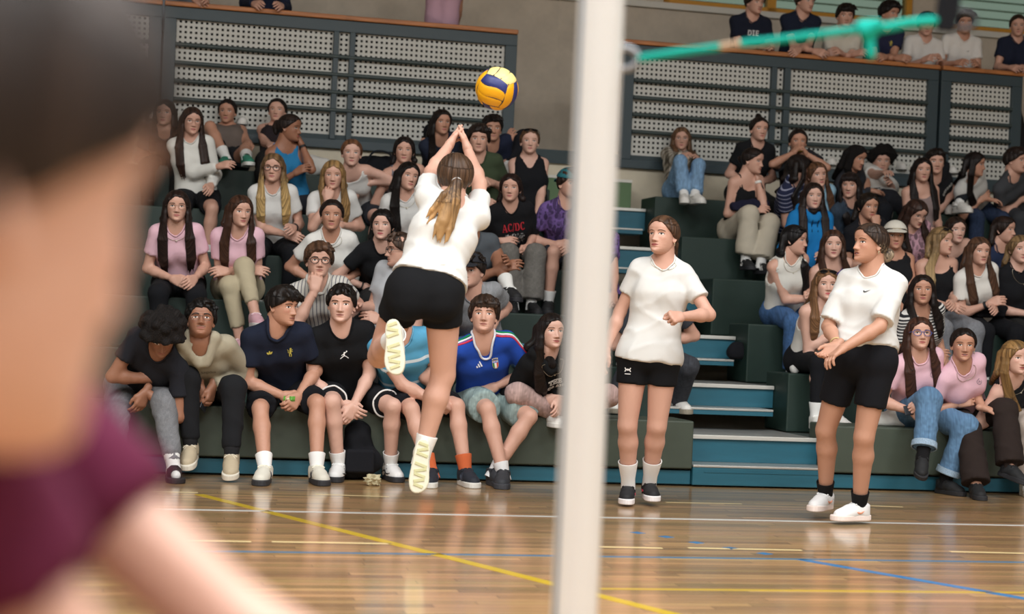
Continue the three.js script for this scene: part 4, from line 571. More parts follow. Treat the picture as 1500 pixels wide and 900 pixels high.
{ const o = (AI[0] + AI[1]) / 2, g = group('aisle_steps', W(o, 0, 0)); g.rotation.y = TH; tag(g, 'teal aisle steps with aluminium nosings between the two bleachers', 'steps');
  const a = AI[0] + 0.004 - o, b = AI[1] - 0.004 - o;
  mesh('base_panel', sb(a, b, 0.012, 0.13, 0.0, 0.05, 0.004), tealMat, g); mesh('base_rib', sb(a + 0.08, b, 0.098, 0.104, -0.004, 0.01), tealMat, g);
  for (let k = 1; k <= 6; k++) { const t = ROWT(k), d = DECK(k), half = k === 1 ? 0.148 : (DECK(k - 1) + d) / 2;
    mesh('half_step', sb(a, b - (k > 1 ? 0.1 : 0), half - (k === 1 ? 0.02 : 0.05), half - 0.012, t + 0.004, t + 0.27, 0.003), tealMat, g); mesh('step_nosing', sb(a, b - (k > 1 ? 0.1 : 0), half - 0.016, half, t - 0.004, t + 0.272, 0.004), aluMat, g);
    mesh('riser', sb(a, b, half + 0.001, d - 0.014, t + 0.274, t + 0.29), tealMat, g); mesh('tread', sb(a, b, d - 0.014, d, t + 0.262, Math.min(t + RUN + 0.25, TP + 0.05), 0.003), aluMat, g); mesh('tread_nosing', sb(a, b, d - 0.024, d + 0.004, t + 0.252, t + 0.285, 0.004), mat('#d6d6d0', 0.4, { metalness: 0.5 }), g); }
}
{ const t = 4.95, a = AI[0] + 0.01, b = toS(atPlane(925, 280, t))[0], top_ = atPlane(905, 263, t).y, g = group('landing_box', W(a, DECK(6) + 0.004, t)); g.rotation.y = TH; tag(g, 'light green landing box with pale edge at the head of the aisle steps', 'step');
  mesh('box', sb(0, b - a, 0, top_ - DECK(6) - 0.03, 0, 0.3, 0.006), mat('#58744f', 0.6), g); mesh('edge', sb(-0.002, b - a + 0.004, top_ - DECK(6) - 0.03, top_ - DECK(6), -0.006, 0.3, 0.004), mat('#d8d6cc', 0.5), g); }
// ---------------------------------------------------------------- court lines and pale floor strips
function line(name, label, p, q, w, color, group_) { const d = sub3(q, p), m = mesh(name, new THREE.BoxGeometry(d.length(), 0.0012, w), mat(color, 0.4, { clearcoat: 0.6, clearcoatRoughness: 0.15 })); m.position.copy(mix3(p, q, 0.5)).setY(0.0007); m.rotation.y = Math.atan2(-d.z, d.x); tag(m, label, 'court line', group_); return m; }
const along = (px, py, s0, s1, y) => { const [, t] = toS(atFloor(px, py)); return [W(s0, 0, t), W(s1, 0, t)]; };
line('court_line', 'white court line running in front of the bleachers', ...along(750, 756, -7, 8), 0.05, '#dcdcd6');
line('court_line', 'thin blue court line parallel to the bleachers', ...along(750, 814, -7, 8), 0.04, '#4f7a9a');
line('court_line', 'thin yellow court line parallel to the bleachers', along(1000, 864, 0, 8)[0].lerp(atFloor(878, 863), 1), along(1434, 867.5, 0, 8)[1], 0.035, '#c9a93a');
{ const p = atFloor(300, 727), q = atFloor(960, 894), d = sub3(q, p); line('court_line', 'yellow diagonal court line crossing the floor below the jumping player', add3(p, d, -0.02), add3(p, d, 1.6), 0.06, '#d3b21f'); }
{ const p = atFloor(1172, 820), q = atFloor(1498, 877), d = sub3(q, p); line('court_line', 'blue diagonal court line running out from the row of blue dashes', p, add3(p, d, 1.7), 0.055, '#2f7fb8');
  for (const [x, y] of [[934, 781], [976, 787], [1020, 795.5], [1070, 803.5], [1120, 811.5]]) { const c = atFloor(x, y), e = norm3(d); line('court_line_dash', 'blue dash in the broken line on the floor before the blue diagonal', add3(c, e, -0.03), add3(c, e, 0.03), 0.055, '#2f7fb8', 'blue dashes on the floor'); } }
for (const [x0, y0, x1, y1] of [[255, 791.5, 368, 794], [398, 794, 574, 797], [878, 801.5, 970, 803.5], [1008, 803, 1174, 806.5], [1392, 808.5, 1500, 811]]) line('pale_strip', 'thin pale yellow strip on the floor between the white and the blue line', atFloor(x0, y0), atFloor(x1, y1), 0.03, '#efd9a0', 'pale strips on the floor');  // thin pale boxes laid on the floor in two broken rows
for (const [x0, y0, x1, y1] of [[190, 719.5, 290, 722], [462, 724.5, 570, 728], [975, 736, 1086, 738.5], [1268, 741, 1322, 743]]) line('pale_strip', 'thin pale strip on the floor between the bleacher and the white line', atFloor(x0, y0), atFloor(x1, y1), 0.025, '#dcc99a', 'pale strips near the bleachers');
// ---------------------------------------------------------------- prints and emblems
const PR = (id, name, x, y, w, h, draw, more = {}) => ({ id, name, x, y, w, h, draw, ...more });
const tick = col => (g, w, h) => { g.fillStyle = col; g.beginPath(); g.moveTo(w * 0.02, h * 0.55); g.quadraticCurveTo(w * 0.12, h * 1.05, w * 0.38, h * 0.86); g.lineTo(w * 0.99, h * 0.08); g.lineTo(w * 0.36, h * 0.62); g.quadraticCurveTo(w * 0.14, h * 0.82, w * 0.16, h * 0.36); g.closePath(); g.fill(); };
const words = (lines, col, font = 'bold', fam = 'sans-serif', stroke) => (g, w, h) => { g.textAlign = 'center'; g.textBaseline = 'middle'; lines.forEach((t, i) => { let s = h / lines.length * 0.95; g.font = `${font} ${s}px ${fam}`; const m = g.measureText(t).width; if (m > w * 0.96) { s *= w * 0.96 / m; g.font = `${font} ${s}px ${fam}`; } const y = h * (i + 0.55) / lines.length; if (stroke) { g.lineWidth = s * 0.08; g.strokeStyle = stroke; g.strokeText(t, w / 2, y); } else { g.fillStyle = col; g.fillText(t, w / 2, y); } }); };
const leapFigure = (g, w, h) => { g.strokeStyle = g.fillStyle = '#e8e8e6'; g.lineCap = 'round'; const L = (pts, t) => { g.lineWidth = w * t; g.beginPath(); pts.forEach(([x, y], i) => i ? g.lineTo(x * w, y * h) : g.moveTo(x * w, y * h)); g.stroke(); }; L([[0.52, 0.34], [0.5, 0.56]], 0.15); L([[0.52, 0.34], [0.70, 0.20], [0.80, 0.12]], 0.08); L([[0.50, 0.36], [0.30, 0.46], [0.22, 0.5]], 0.07); L([[0.48, 0.58], [0.28, 0.72], [0.06, 0.86]], 0.10); L([[0.54, 0.58], [0.74, 0.70], [0.95, 0.92]], 0.10); g.beginPath(); g.arc(w * 0.55, h * 0.22, w * 0.07, 0, 7); g.fill(); g.beginPath(); g.arc(w * 0.84, h * 0.08, w * 0.075, 0, 7); g.fill(); };
const threeBars = col => (g, w, h) => { g.fillStyle = col; for (let i = 0; i < 3; i++) { const x0 = w * (0.04 + i * 0.31), tall = h * (0.38 + i * 0.28); g.beginPath(); g.moveTo(x0 + w * 0.14, h); g.lineTo(x0 + w * 0.34, h); g.lineTo(x0 + w * 0.34 - tall * 0.42, h - tall); g.lineTo(x0 + w * 0.14 - tall * 0.42 + w * 0.06, h - tall + h * 0.06); g.closePath(); g.fill(); } };
const trefoil = (g, w, h) => { g.fillStyle = '#b6a84a'; for (const [x, y, r, a] of [[0.5, 0.34, 0.18, 0], [0.24, 0.44, 0.16, -0.7], [0.76, 0.44, 0.16, 0.7]]) { g.save(); g.translate(x * w, y * h); g.rotate(a); g.beginPath(); g.ellipse(0, 0, r * w * 0.75, r * h * 1.7, 0, 0, 7); g.fill(); g.restore(); } g.fillStyle = '#1b2030'; for (let i = 0; i < 3; i++) g.fillRect(0, h * (0.60 + i * 0.11), w, h * 0.035); };
const lion = (g, w, h) => { g.strokeStyle = g.fillStyle = '#b6a84a'; g.lineCap = 'round'; const L = (pts, t) => { g.lineWidth = w * t; g.beginPath(); pts.forEach(([x, y], i) => i ? g.lineTo(x * w, y * h) : g.moveTo(x * w, y * h)); g.stroke(); }; L([[0.5, 0.3], [0.45, 0.6]], 0.26); L([[0.45, 0.62], [0.3, 0.76], [0.36, 0.94]], 0.1); L([[0.5, 0.62], [0.6, 0.78], [0.56, 0.95]], 0.1); L([[0.52, 0.36], [0.78, 0.3]], 0.08); L([[0.52, 0.46], [0.78, 0.48]], 0.08); L([[0.38, 0.62], [0.16, 0.55], [0.2, 0.34], [0.1, 0.24]], 0.06); g.beginPath(); g.arc(w * 0.54, h * 0.17, w * 0.14, 0, 7); g.fill(); };
const crest = (g, w, h) => { const P = (i) => { g.beginPath(); g.moveTo(w * (0.12 + i), h * (0.24 + i)); g.lineTo(w * (0.88 - i), h * (0.24 + i)); g.lineTo(w * (0.88 - i), h * 0.7); g.quadraticCurveTo(w * 0.8, h * (0.94 - i), w * 0.5, h * (0.98 - i)); g.quadraticCurveTo(w * 0.2, h * (0.94 - i), w * (0.12 + i), h * 0.7); g.closePath(); }; g.fillStyle = '#c9b35a'; P(0); g.fill(); g.save(); P(0.05); g.clip(); g.fillStyle = '#2f55c4'; g.fillRect(0, 0, w, h * 0.46); g.fillStyle = '#1f8a4a'; g.fillRect(0, h * 0.46, w * 0.37, h); g.fillStyle = '#f2f2f0'; g.fillRect(w * 0.37, h * 0.46, w * 0.27, h); g.fillStyle = '#d23a3a'; g.fillRect(w * 0.64, h * 0.46, w, h); g.fillStyle = '#f2f2f0'; g.font = `bold ${h * 0.15}px sans-serif`; g.textAlign = 'center'; g.fillText('ITALIA', w / 2, h * 0.42); g.restore(); g.fillStyle = '#e8dca0'; for (let i = 0; i < 4; i++) { g.beginPath(); g.arc(w * (0.2 + i * 0.2), h * (0.13 - (i % 3 ? 0.03 : 0)), w * 0.075, 0, 7); g.fill(); } };
const armourMark = (g, w, h) => { g.strokeStyle = '#f0f0f0'; g.lineWidth = h * 0.13; g.beginPath(); g.ellipse(w * 0.5, h * 0.02, w * 0.36, h * 0.36, 0, 0.1, Math.PI - 0.1); g.stroke(); g.beginPath(); g.ellipse(w * 0.5, h * 0.62, w * 0.36, h * 0.36, 0, Math.PI + 0.1, -0.1); g.stroke(); g.fillStyle = '#f0f0f0'; g.fillRect(w * 0.12, h * 0.82, w * 0.76, h * 0.1); };
const bandPrint = (g, w, h) => { g.fillStyle = '#b3202c'; g.textAlign = 'center'; g.textBaseline = 'middle'; g.font = `bold ${h * 0.36}px serif`; g.save(); g.translate(w * 0.5, h * 0.2); g.scale(Math.min(1, w * 0.94 / g.measureText('AC/DC').width), 1); g.fillText('AC/DC', 0, 0); g.restore(); const r = rng(8); for (let i = 0; i < 90; i++) { const v = 90 + r() * 130 | 0; g.fillStyle = `rgb(${v},${v},${v})`; g.globalAlpha = 0.9; g.beginPath(); g.ellipse(w * (0.08 + r() * 0.84), h * (0.45 + r() * 0.5), w * 0.03 * (0.4 + r()), h * 0.03 * (0.5 + r()), r() * 3, 0, 7); g.fill(); } g.globalAlpha = 1; };
const roundLogo = (g, w, h) => { g.strokeStyle = '#55505c'; g.lineWidth = w * 0.06; g.beginPath(); g.arc(w / 2, h / 2, w * 0.4, 0, 5.2); g.stroke(); g.beginPath(); g.moveTo(w * 0.3, h * 0.6); g.lineTo(w * 0.5, h * 0.35); g.lineTo(w * 0.66, h * 0.66); g.stroke(); };

// ---------------------------------------------------------------- the players on the court
const FAIR = '#cd9f8b', FAIR2 = '#d4a997', TAN = '#bb8a72', BROWN = '#976850', DARKS = '#8d5f48', WHITE = '#d8d8d5', BLACK = '#17181b', NAVY = '#1b2132', PINK = '#e2b9c6';
const jumper = person({ label: 'jumping player seen from behind in white T-shirt, arms stretched up to the ball', hi: true, yaw: 184, hip3: [622, 428, 8.22], head: [666, 260, 8.42], hyaw: 186, hp: 12, hr: -4, baseY: 0.16, twist: 8, skin: FAIR, slouch: -0.03, shUp: 0.045, legs: 1.14, fat: 0.93,
  aL: [661, 205, 8.83, 'flat', [0.6, -0.5, 0]], aR: [684, 206, 8.83, 'flat', [-0.6, -0.5, 0]], pnL: [-1, 0, 0.2], pnR: [1, 0, 0.2],
  fR: [618, 668, 8.34], kR: [-0.55, 0.1, 0.5], dR: [-0.08, -1, 0.12], uR: [0, 0.1, -1], fL: [579, 494, 8.06], kL: [0.25, -0.5, 1], dL: [0.12, -1, 0.10], uL: [0, 0.1, -1],
  top: { type: 'tee', color: WHITE, loose: 0.010, flat: true, hem: 0.075, flare: 0.010, fold: 0.011, fr: 0.85, skirt: 0.012 }, bot: { type: 'bike', color: '#0f1013', frac: 0.38, waist: 0.10 }, sock: { color: '#eeeeec', h: 0.10, mark: true }, shoe: { kind: 'plain', color: '#e2e2dc', sole: '#dcdac6', lace: '#efefec', tread: '#c9c79a' },
  hair: { style: 'pony', color: '#5b4433', tips: '#c59a66', tip0: -0.03, tip1: -0.22, tail: [-0.004, -0.005, -0.112], len: 0.30, sway: [0.085, -0.02], fat: [0.018, 0.03, 0.04, 0.03, 0.006], tie: '#e8e6e2', strands: 16 } });
person({ label: 'standing player in plain white T-shirt, black shorts and black trainers, fist before her chest', hi: true, yaw: -8, hip3: [951, 521, 9.98], head: [971, 346, 9.93], hyaw: -36, hp: 7, skin: FAIR, legs: 1.08, fat: 0.95, nk: 0.018,
  aR: [888, 512, 9.98, 'relaxed', [-0.4, -0.3, -1]], aL: [998, 464, 9.68, 'fist', [0.9, -0.7, -0.2]], fR: [920, 718], fL: [950, 718], dR: [-0.1, 0, 1], dL: [0.08, 0, 1],
  top: { type: 'tee', color: WHITE, loose: 0.012, flat: true, hem: -0.03, flare: 0.020, fold: 0.011, fr: 0.85 }, bot: { type: 'bike', color: '#111215', frac: 0.40, prints: [PR('ua', 'emblem', -0.115, -0.245, 0.045, 0.045, armourMark)] }, sock: { color: '#f0f0ee', h: 0.17, mark: true }, shoe: { kind: 'tick', color: '#1b1b1e', sole: '#e9e4e4', lace: '#1a1a1c', mark: '#e0455e' }, hair: { style: 'pony', color: '#5a402e', tail: [0.0, -0.015, -0.108], len: 0.20, sway: [-0.02, 0] }, necklace: { drop: 0.05, pendant: true }, earring: 1 });
person({ label: 'standing player in oversized white T-shirt with folded hands, black socks and white trainers', hi: true, yaw: -32, scale: 1.02, hip3: [1264, 527, 9.52], head: [1274, 358, 9.5], hyaw: -66, hp: 6, open: true, skin: TAN, legs: 1.08, fat: 0.93, nk: 0.018, hs: 0.98,
  aR: [1226, 506, 9.33, 'relaxed', [-0.8, -0.7, -0.4]], aL: [1236, 510, 9.25, 'relaxed', [0.9, -0.6, -0.3]], hdR: [-0.8, -0.75, 0.35], hdL: [-0.85, -0.6, 0.2], pnR: [0.3, 0.8, 0.5], pnL: [-0.2, -0.9, 0.2], fR: [1207, 738], fL: [1258, 746], dR: [-0.55, 0, 0.8], dL: [-0.92, 0, 0.42],
  top: { type: 'over', color: WHITE, cuffW: 0.026, loose: 0.013, flat: true, hem: 0.075, flare: 0.020, fold: 0.011, fr: 0.85, rib: '#dededb', prints: [PR('tickblack', 'emblem', 0.012, -0.10, 0.048, 0.022, tick('#17181b'))] }, bot: { type: 'bike', color: '#121318', frac: 0.60, loose: 0.012, rise: 0.12, waist: 0.16 }, sock: { color: '#141518', h: 0.085 }, shoe: { kind: 'tick', color: '#e6e6e6', sole: '#ecdcd4', lace: '#f4f4f4', mark: '#e39a7c' }, hair: { style: 'bun', color: '#3a2a20', at: [0, -0.045, -0.125], r: 0.040, tips: '#b9a58c', tip0: -0.01, tip1: -0.07 }, earring: 1, bandR: { name: 'bracelet', color: '#c9b27c', w: 0.006 } });
// ---------------------------------------------------------------- the blurred onlooker close to the camera
{ const C = at(-98, 258, 0.74), N = V(-0.345, 1.03, -0.955), hipP = V(N.x - 0.14, 0.62, N.z);
  const bench = group('gym_bench', V(hipP.x, 0, hipP.z)); tag(bench, 'wooden gym bench under the blurred onlooker in maroon', 'bench'); mesh('seat_board', rbox(-0.17, 0.13, 0.47, 0.515, -0.75, 0.5, 0.01), woodMat, bench); for (const z of [-0.55, 0.35]) for (const x of [-0.12, 0.08]) mesh('leg', rbox(x - 0.03, x + 0.03, 0, 0.472, z - 0.03, z + 0.03, 0.006), woodMat, bench);
  person({ label: 'blurred onlooker in maroon T-shirt sitting right beside the camera, dark hair tied back', hip3: hipP, head: C, N, yaw: 97, shTilt: 0.02, hyaw: 141, hp: -8, hs: 1.04, skin: '#d6ab99', cell: 0.012, ccell: 0.012, hi: true, reach: 0.44, slouch: 0.05, shUp: 0.05, thin: 0.78,
    aR: V(N.x + 0.335, 0.665, -0.80), aL: V(N.x + 0.44, 0.75, -1.09), pR: [1, -0.1, -0.5], pL: [0, -0.2, -1], top: { type: 'tee', color: '#5a1d38', loose: 0.004, cuffW: 0.008 }, bot: { type: 'shorts', color: '#202026' }, hair: { style: 'bun', color: '#33261f', at: [0, 0.05, -0.12], r: 0.045, volume: 0.006 } }); }
// ---------------------------------------------------------------- spectators on the left section, top row first
const LONG = (color, more = {}) => ({ style: 'long', color, ...more }), TIED = (color, more = {}) => ({ style: 'bun', color, at: [0, 0.0, -0.12], r: 0.032, ...more }), SHORT = (color, more = {}) => ({ style: 'short', color, ...more });
const top = (type, color, more = {}) => ({ type, color, ...more }), bot = (type, color, more = {}) => ({ type, color, ...more });
const SH = { white: { kind: 'plain', color: '#dedcd6', sole: '#e6e4de', lace: '#f0f0ee' }, black: { kind: 'plain', color: '#191a1c', sole: '#232326', lace: '#1d1d20' }, green: { kind: 'plain', color: '#2f7a63', sole: '#dfe0da', lace: '#cfe0d6' }, tan: { kind: 'tick', color: '#b5a68c', sole: '#d9d3c4', lace: '#d5ccb8', mark: '#8e8068' }, blackwhite: { kind: 'stripe', color: '#1a1b1d', sole: '#26262a', lace: '#e8e8e4', mark: '#e8e8e4' }, grey: { kind: 'panel', color: '#e2e2e0', sole: '#26272b', lace: '#e8e8e6', mark: '#2c2d31' } };
const K6 = SEAT[6];
person({ label: 'dark-haired spectator at the end of the top row, half hidden by the blurred head', row: 6, head: [241, 166], hair: LONG('#1d1614'), top: top('tee', '#3a3a40'), skin: FAIR });
person({ label: 'girl in green trainers with knees drawn up, sitting against the perforated balcony', row: 6, head: [333, 164], recline: true, back: 0.40, feetOn: K6, fR: [331, 232], fL: [361, 230], kR: [-0.35, 1, 0.5], kL: [0.35, 1, 0.5], aR: [318, 222, 0.25], aL: [372, 222, 0.25], hair: TIED('#241a16'), top: top('tank', '#6d625c'), bot: bot('shorts', '#1c1c20', { frac: 0.5 }), shoe: SH.green, skin: TAN });
person({ label: 'girl in dark camisole behind the chin-resting girl in the blue tank top', row: 6, head: [406, 163], hp: 6, hair: TIED('#1f1714'), top: top('cami', '#2a2326'), skin: FAIR, recline: true });
person({ label: 'girl in white long-sleeved shirt with glasses and long dark brown hair, arms folded', row: 5, head: [281, 178], hip: 288, hyaw: 22, hp: -4, aR: [320, 244, 0.25, 'relaxed'], aL: [309, 272, 0.28], hair: LONG('#3a261d', { front: 'LR', len: 0.3 }), glasses: { color: '#6b5a50', thin: true }, top: top('long', '#dcdcd6'), bot: bot('shorts', '#15161a'), skin: FAIR });
person({ label: 'girl in blue tank top in profile, chin propped on her hand', row: 5, head: [425, 188], hip: 428, yaw: 30, hyaw: 70, hp: -2, aL: [442, 212, 0.2, 'fist', [0.3, -1, 0.3]], aR: [432, 254, 0.3], hair: { style: 'pony', color: '#2a1e1a', tail: [0, 0.05, -0.1], len: 0.1 }, top: top('tank', '#2c78a8'), bot: bot('shorts', '#24252a'), skin: BROWN, bandL: { name: 'wristwatch', color: '#1b1b1d', w: 0.02 } });
person({ label: 'girl with reddish-blonde hair and white tank top hugging her bare knee', row: 5, head: [515, 225], hip: 520, hyaw: 8, aR: [532, 266, 0.35], aL: [540, 268, 0.35], kL: [0.2, 1, 0.4], hair: TIED('#7a5238', { part: true }), top: top('tank', '#dddcd8'), bot: bot('shorts', '#2a2c32'), skin: FAIR2, brow: '#8a6248', face: 'blue' });
person({ label: 'girl in grey tank top with dark tied-back hair beside the black bag', row: 5, head: [592, 221], hyaw: 4, hair: LONG('#221a18', { front: '' }), top: top('tank', '#70707a'), skin: FAIR });
person({ label: 'girl with long dark hair in navy T-shirt, folded arms on her knees', row: 6, head: [647, 180], hyaw: 20, feetOn: K6, fR: [636, 240, 0.45], fL: [655, 240, 0.45], aR: [655, 216, 0.42], aL: [636, 218, 0.42], hair: LONG('#1f1613', { front: 'R' }), top: top('tee', '#262c3c'), bot: bot('pants', '#1a1b20'), skin: TAN });
person({ label: 'boy in olive green T-shirt with dark quiff behind the jumping player', row: 5, sex: 'm', head: [701, 205], hip: 704, hyaw: 4, aL: [721, 268, 0.25, 'fist'], hair: SHORT('#2a1f1a', { volume: 0.02 }), top: top('tee', '#3e4a36'), bot: bot('pants', '#2c2c2e'), skin: FAIR });
person({ label: 'spectator in navy shirt resting crossed arms on raised knees behind the boy in green', row: 6, sex: 'm', head: [721, 189], hip: 728, hyaw: 10, feetOn: K6, fR: [718, 245, 0.45], fL: [742, 245, 0.45], aR: [744, 213, 0.45], aL: [724, 214, 0.45], hair: SHORT('#1e1613'), top: top('tee', '#20263a'), bot: bot('pants', '#1d1e24'), skin: TAN });
person({ label: 'girl in black sleeveless top with sunglasses pushed up on her fair hair', row: 5, head: [776, 208], hyaw: 4, hp: 2, aL: [786, 316, 0.22], aR: [764, 316, 0.25], hair: TIED('#6a4e38'), shades: true, top: top('shell', '#17181c', { neck: 1.25, v: true }), skin: FAIR2, brow: '#7a5a44' });
person({ label: 'blonde girl in white T-shirt with black-framed glasses and hair over both shoulders', row: 4, head: [400, 247], hyaw: 2, aR: [420, 344, 0.32], aL: [430, 334, 0.34], hair: LONG('#7d6142', { tips: '#d0ad72', tip0: -0.02, tip1: -0.12, len: 0.28 }), glasses: { color: '#221a16' }, top: top('tee', WHITE), bot: bot('pants', '#17181c'), skin: FAIR, bandL: { name: 'wristband', color: '#1c1c1e', w: 0.02 } });
person({ label: 'blonde girl in white T-shirt holding her hand to her mouth', row: 4, head: [488, 257], hyaw: 5, hp: -4, aR: ['hl', [-0.030, -0.205, 0.115], 0, 'cup', [-0.4, -1, 0.1]], hdR: [0.12, 1, -0.1], pnR: [0, 0, -1], aL: [500, 330, 0.3], hair: LONG('#a58254', { len: 0.2 }), top: top('tee', WHITE), bot: bot('pants', '#c9c6be'), skin: FAIR, brow: '#8a6a4a' });
person({ label: 'girl with very long black hair and white T-shirt with a thin necklace', row: 4, head: [598, 259], hyaw: 24, hr: 6, hair: LONG('#17110f', { front: 'R', len: 0.34, vol: 1.2 }), top: top('tee', WHITE), bot: bot('pants', '#1d1e22'), skin: FAIR, necklace: { drop: 0.09, pendant: true } });
person({ label: 'girl in black T-shirt with a red band print and grey jeans', row: 4, head: [748, 276], hyaw: -4, aL: [773, 362, 0.3, 'fist'], aR: [733, 352, 0.3], hair: LONG('#2a1b17', { front: '' }), top: top('over', '#17171a', { loose: 0.02, prints: [PR('band', 'print', 0.0, -0.19, 0.20, 0.22, bandPrint)] }), bot: bot('wide', '#6e6b66', { kind: 'melange' }), fR: [752, 446, 0.42], fL: [778, 446, 0.42], shoe: SH.black, skin: FAIR });
person({ label: 'boy in purple patterned shirt and dark shorts right behind the steel pole', row: 4, sex: 'm', head: [834, 270], hip: 828, hyaw: 30, aR: [815, 358, 0.32], aL: [838, 360, 0.3], fR: [803, 446, 0.40], hair: SHORT('#3a2a22', { cap: { color: '#2c6e78', back: true } }), top: top('tee', '#6d5590', { kind: 'print' }), bot: bot('shorts', '#23242c'), shoe: SH.black, skin: FAIR });
person({ label: 'girl in pink T-shirt with glasses and long straight dark hair, half hidden by the blur', row: 3, head: [259, 303], hip: 262, hyaw: 12, aR: [252, 408, 0.34], aL: [285, 408, 0.36], hair: LONG('#2c1d18', { len: 0.32 }), glasses: { color: '#8a7468', thin: true }, top: top('tee', PINK), bot: bot('pants', '#16171b'), skin: FAIR, necklace: { drop: 0.08, pendant: true } });
person({ label: 'girl in pink T-shirt and beige trousers with straight brown hair, arms folded on her lap', row: 3, head: [352, 310], hip: 348, hyaw: 28, hp: -4, aR: [366, 398, 0.3], aL: [335, 398, 0.32], fR: [352, 500, 0.40], fL: [374, 462, 0.55], kL: [-0.3, 1, 0.6], hair: LONG('#4a3023', { len: 0.27 }), top: top('tee', PINK), bot: bot('pants', '#b5a98e', { cuff: 0.75 }), shoe: { kind: 'plain', color: '#d7a9b4', sole: '#e2dcd8', lace: '#e8d5d8' }, sock: null, skin: FAIR });
person({ label: 'dark-haired girl in white T-shirt with a white strap necklace behind the striped shirt', row: 3, head: [486, 316], hyaw: 6, aR: [462, 414, 0.25], aL: [505, 412, 0.25], hair: TIED('#241815', { part: true }), top: top('tee', '#e2e1dc'), skin: TAN, necklace: { drop: 0.07 } });
person({ label: 'girl in black T-shirt with shoulder-length black hair, bracelet on her wrist', row: 3, head: [560, 330], hyaw: -4, hip: 560, aR: [534, 420, 0.22], aL: [580, 420, 0.25], hair: LONG('#120e0e', { front: '', vol: 1.1 }), top: top('tee', '#17181b'), skin: FAIR2, brow: '#1a1210', lip: '#a8434a', bandR: { name: 'bracelet', color: '#2a2a2c', w: 0.01 } });
person({ label: 'spectator in dark shorts hugging one knee, face hidden behind the jumping player', row: 3, head: [690, 322], hip: 694, aR: [736, 394, 0.42], aL: [742, 388, 0.40], fL: [746, 426, 0.55], fR: [712, 470, 0.4], kL: [0, 1, 0.3], hair: SHORT('#2a1e18'), sex: 'm', top: top('tee', '#50565c'), bot: bot('shorts', '#2a2b30'), shoe: SH.blackwhite, sock: { color: '#e4e4e0', h: 0.14 }, skin: BROWN });
person({ label: 'girl in purple patterned blouse seen just past the steel pole behind the standing player', row: 3, head: [873, 316], hip: 878, hair: LONG('#3a261c', { front: '' }), top: top('tee', '#725896', { kind: 'print' }), bot: bot('pants', '#202228'), skin: FAIR });
person({ label: 'boy in pinstriped shirt with round glasses, hand on his mouth', row: 2, sex: 'm', head: [467, 383], hip: 474, hyaw: 12, hp: 4, aR: ['hl', [-0.030, -0.205, 0.115], 0, 'cup', [-0.4, -1, 0.1]], hdR: [0.12, 1, -0.1], pnR: [0, 0, -1], aL: [505, 470, 0.3], hair: SHORT('#5d4230', { style: 'mop' }), glasses: { color: '#1b1715' }, top: top('polo', '#c9c6be', { kind: 'vstripe:#77757a', collar: '#cfccc4' }), bot: bot('shorts', '#3a3c44'), skin: FAIR });
person({ label: 'man with glasses in light grey T-shirt in profile behind the jumping player', row: 2, sex: 'm', head: [587, 367], hip: 560, yaw: -20, hyaw: -68, aR: [525, 450, 0.3], aL: [560, 470, 0.3], hair: SHORT('#4b382c', { style: 'crop' }), glasses: { color: '#2a2422' }, top: top('tee', '#b9bcc0'), skin: FAIR });
person({ label: 'boy in grey T-shirt and denim shorts with a dark cap, fingers raised to his face', row: 2, sex: 'm', head: [690, 397], hip: 704, hyaw: -22, aR: ['hl', [-0.030, -0.205, 0.115], 0, 'flat', [-0.4, -1, 0.1]], hdR: [0.12, 1, -0.1], pnR: [0, 0, -1], aL: [725, 470, 0.3], kL: [1, 0.5, 0.7], kR: [-0.3, 0.7, 0.7], hair: SHORT('#2c221c', { cap: { color: '#2a2b30' } }), top: top('tee', '#8d8f92', { kind: 'melange' }), bot: bot('shorts', '#4e6f92', { kind: 'denim' }), skin: FAIR });
person({ label: 'spectator in dark trousers and striped trainers sitting right behind the standing player', row: 2, sex: 'm', head: [962, 415], hip: 944, feetOn: SEAT[1], fR: [901, 587], fL: [992, 588], kR: [-0.15, 0.25, 1], kL: [0.15, 0.25, 1], hair: SHORT('#2c221c'), top: top('tee', '#3a3d44'), bot: bot('jeans', '#3a3c42', { cuff: 0.92 }), shoe: { kind: 'stripe', color: '#dad8d2', sole: '#8a8272', lace: '#eeece6', mark: '#1c1c1e' }, sock: { color: '#1c1c1e', h: 0.08 }, skin: FAIR });
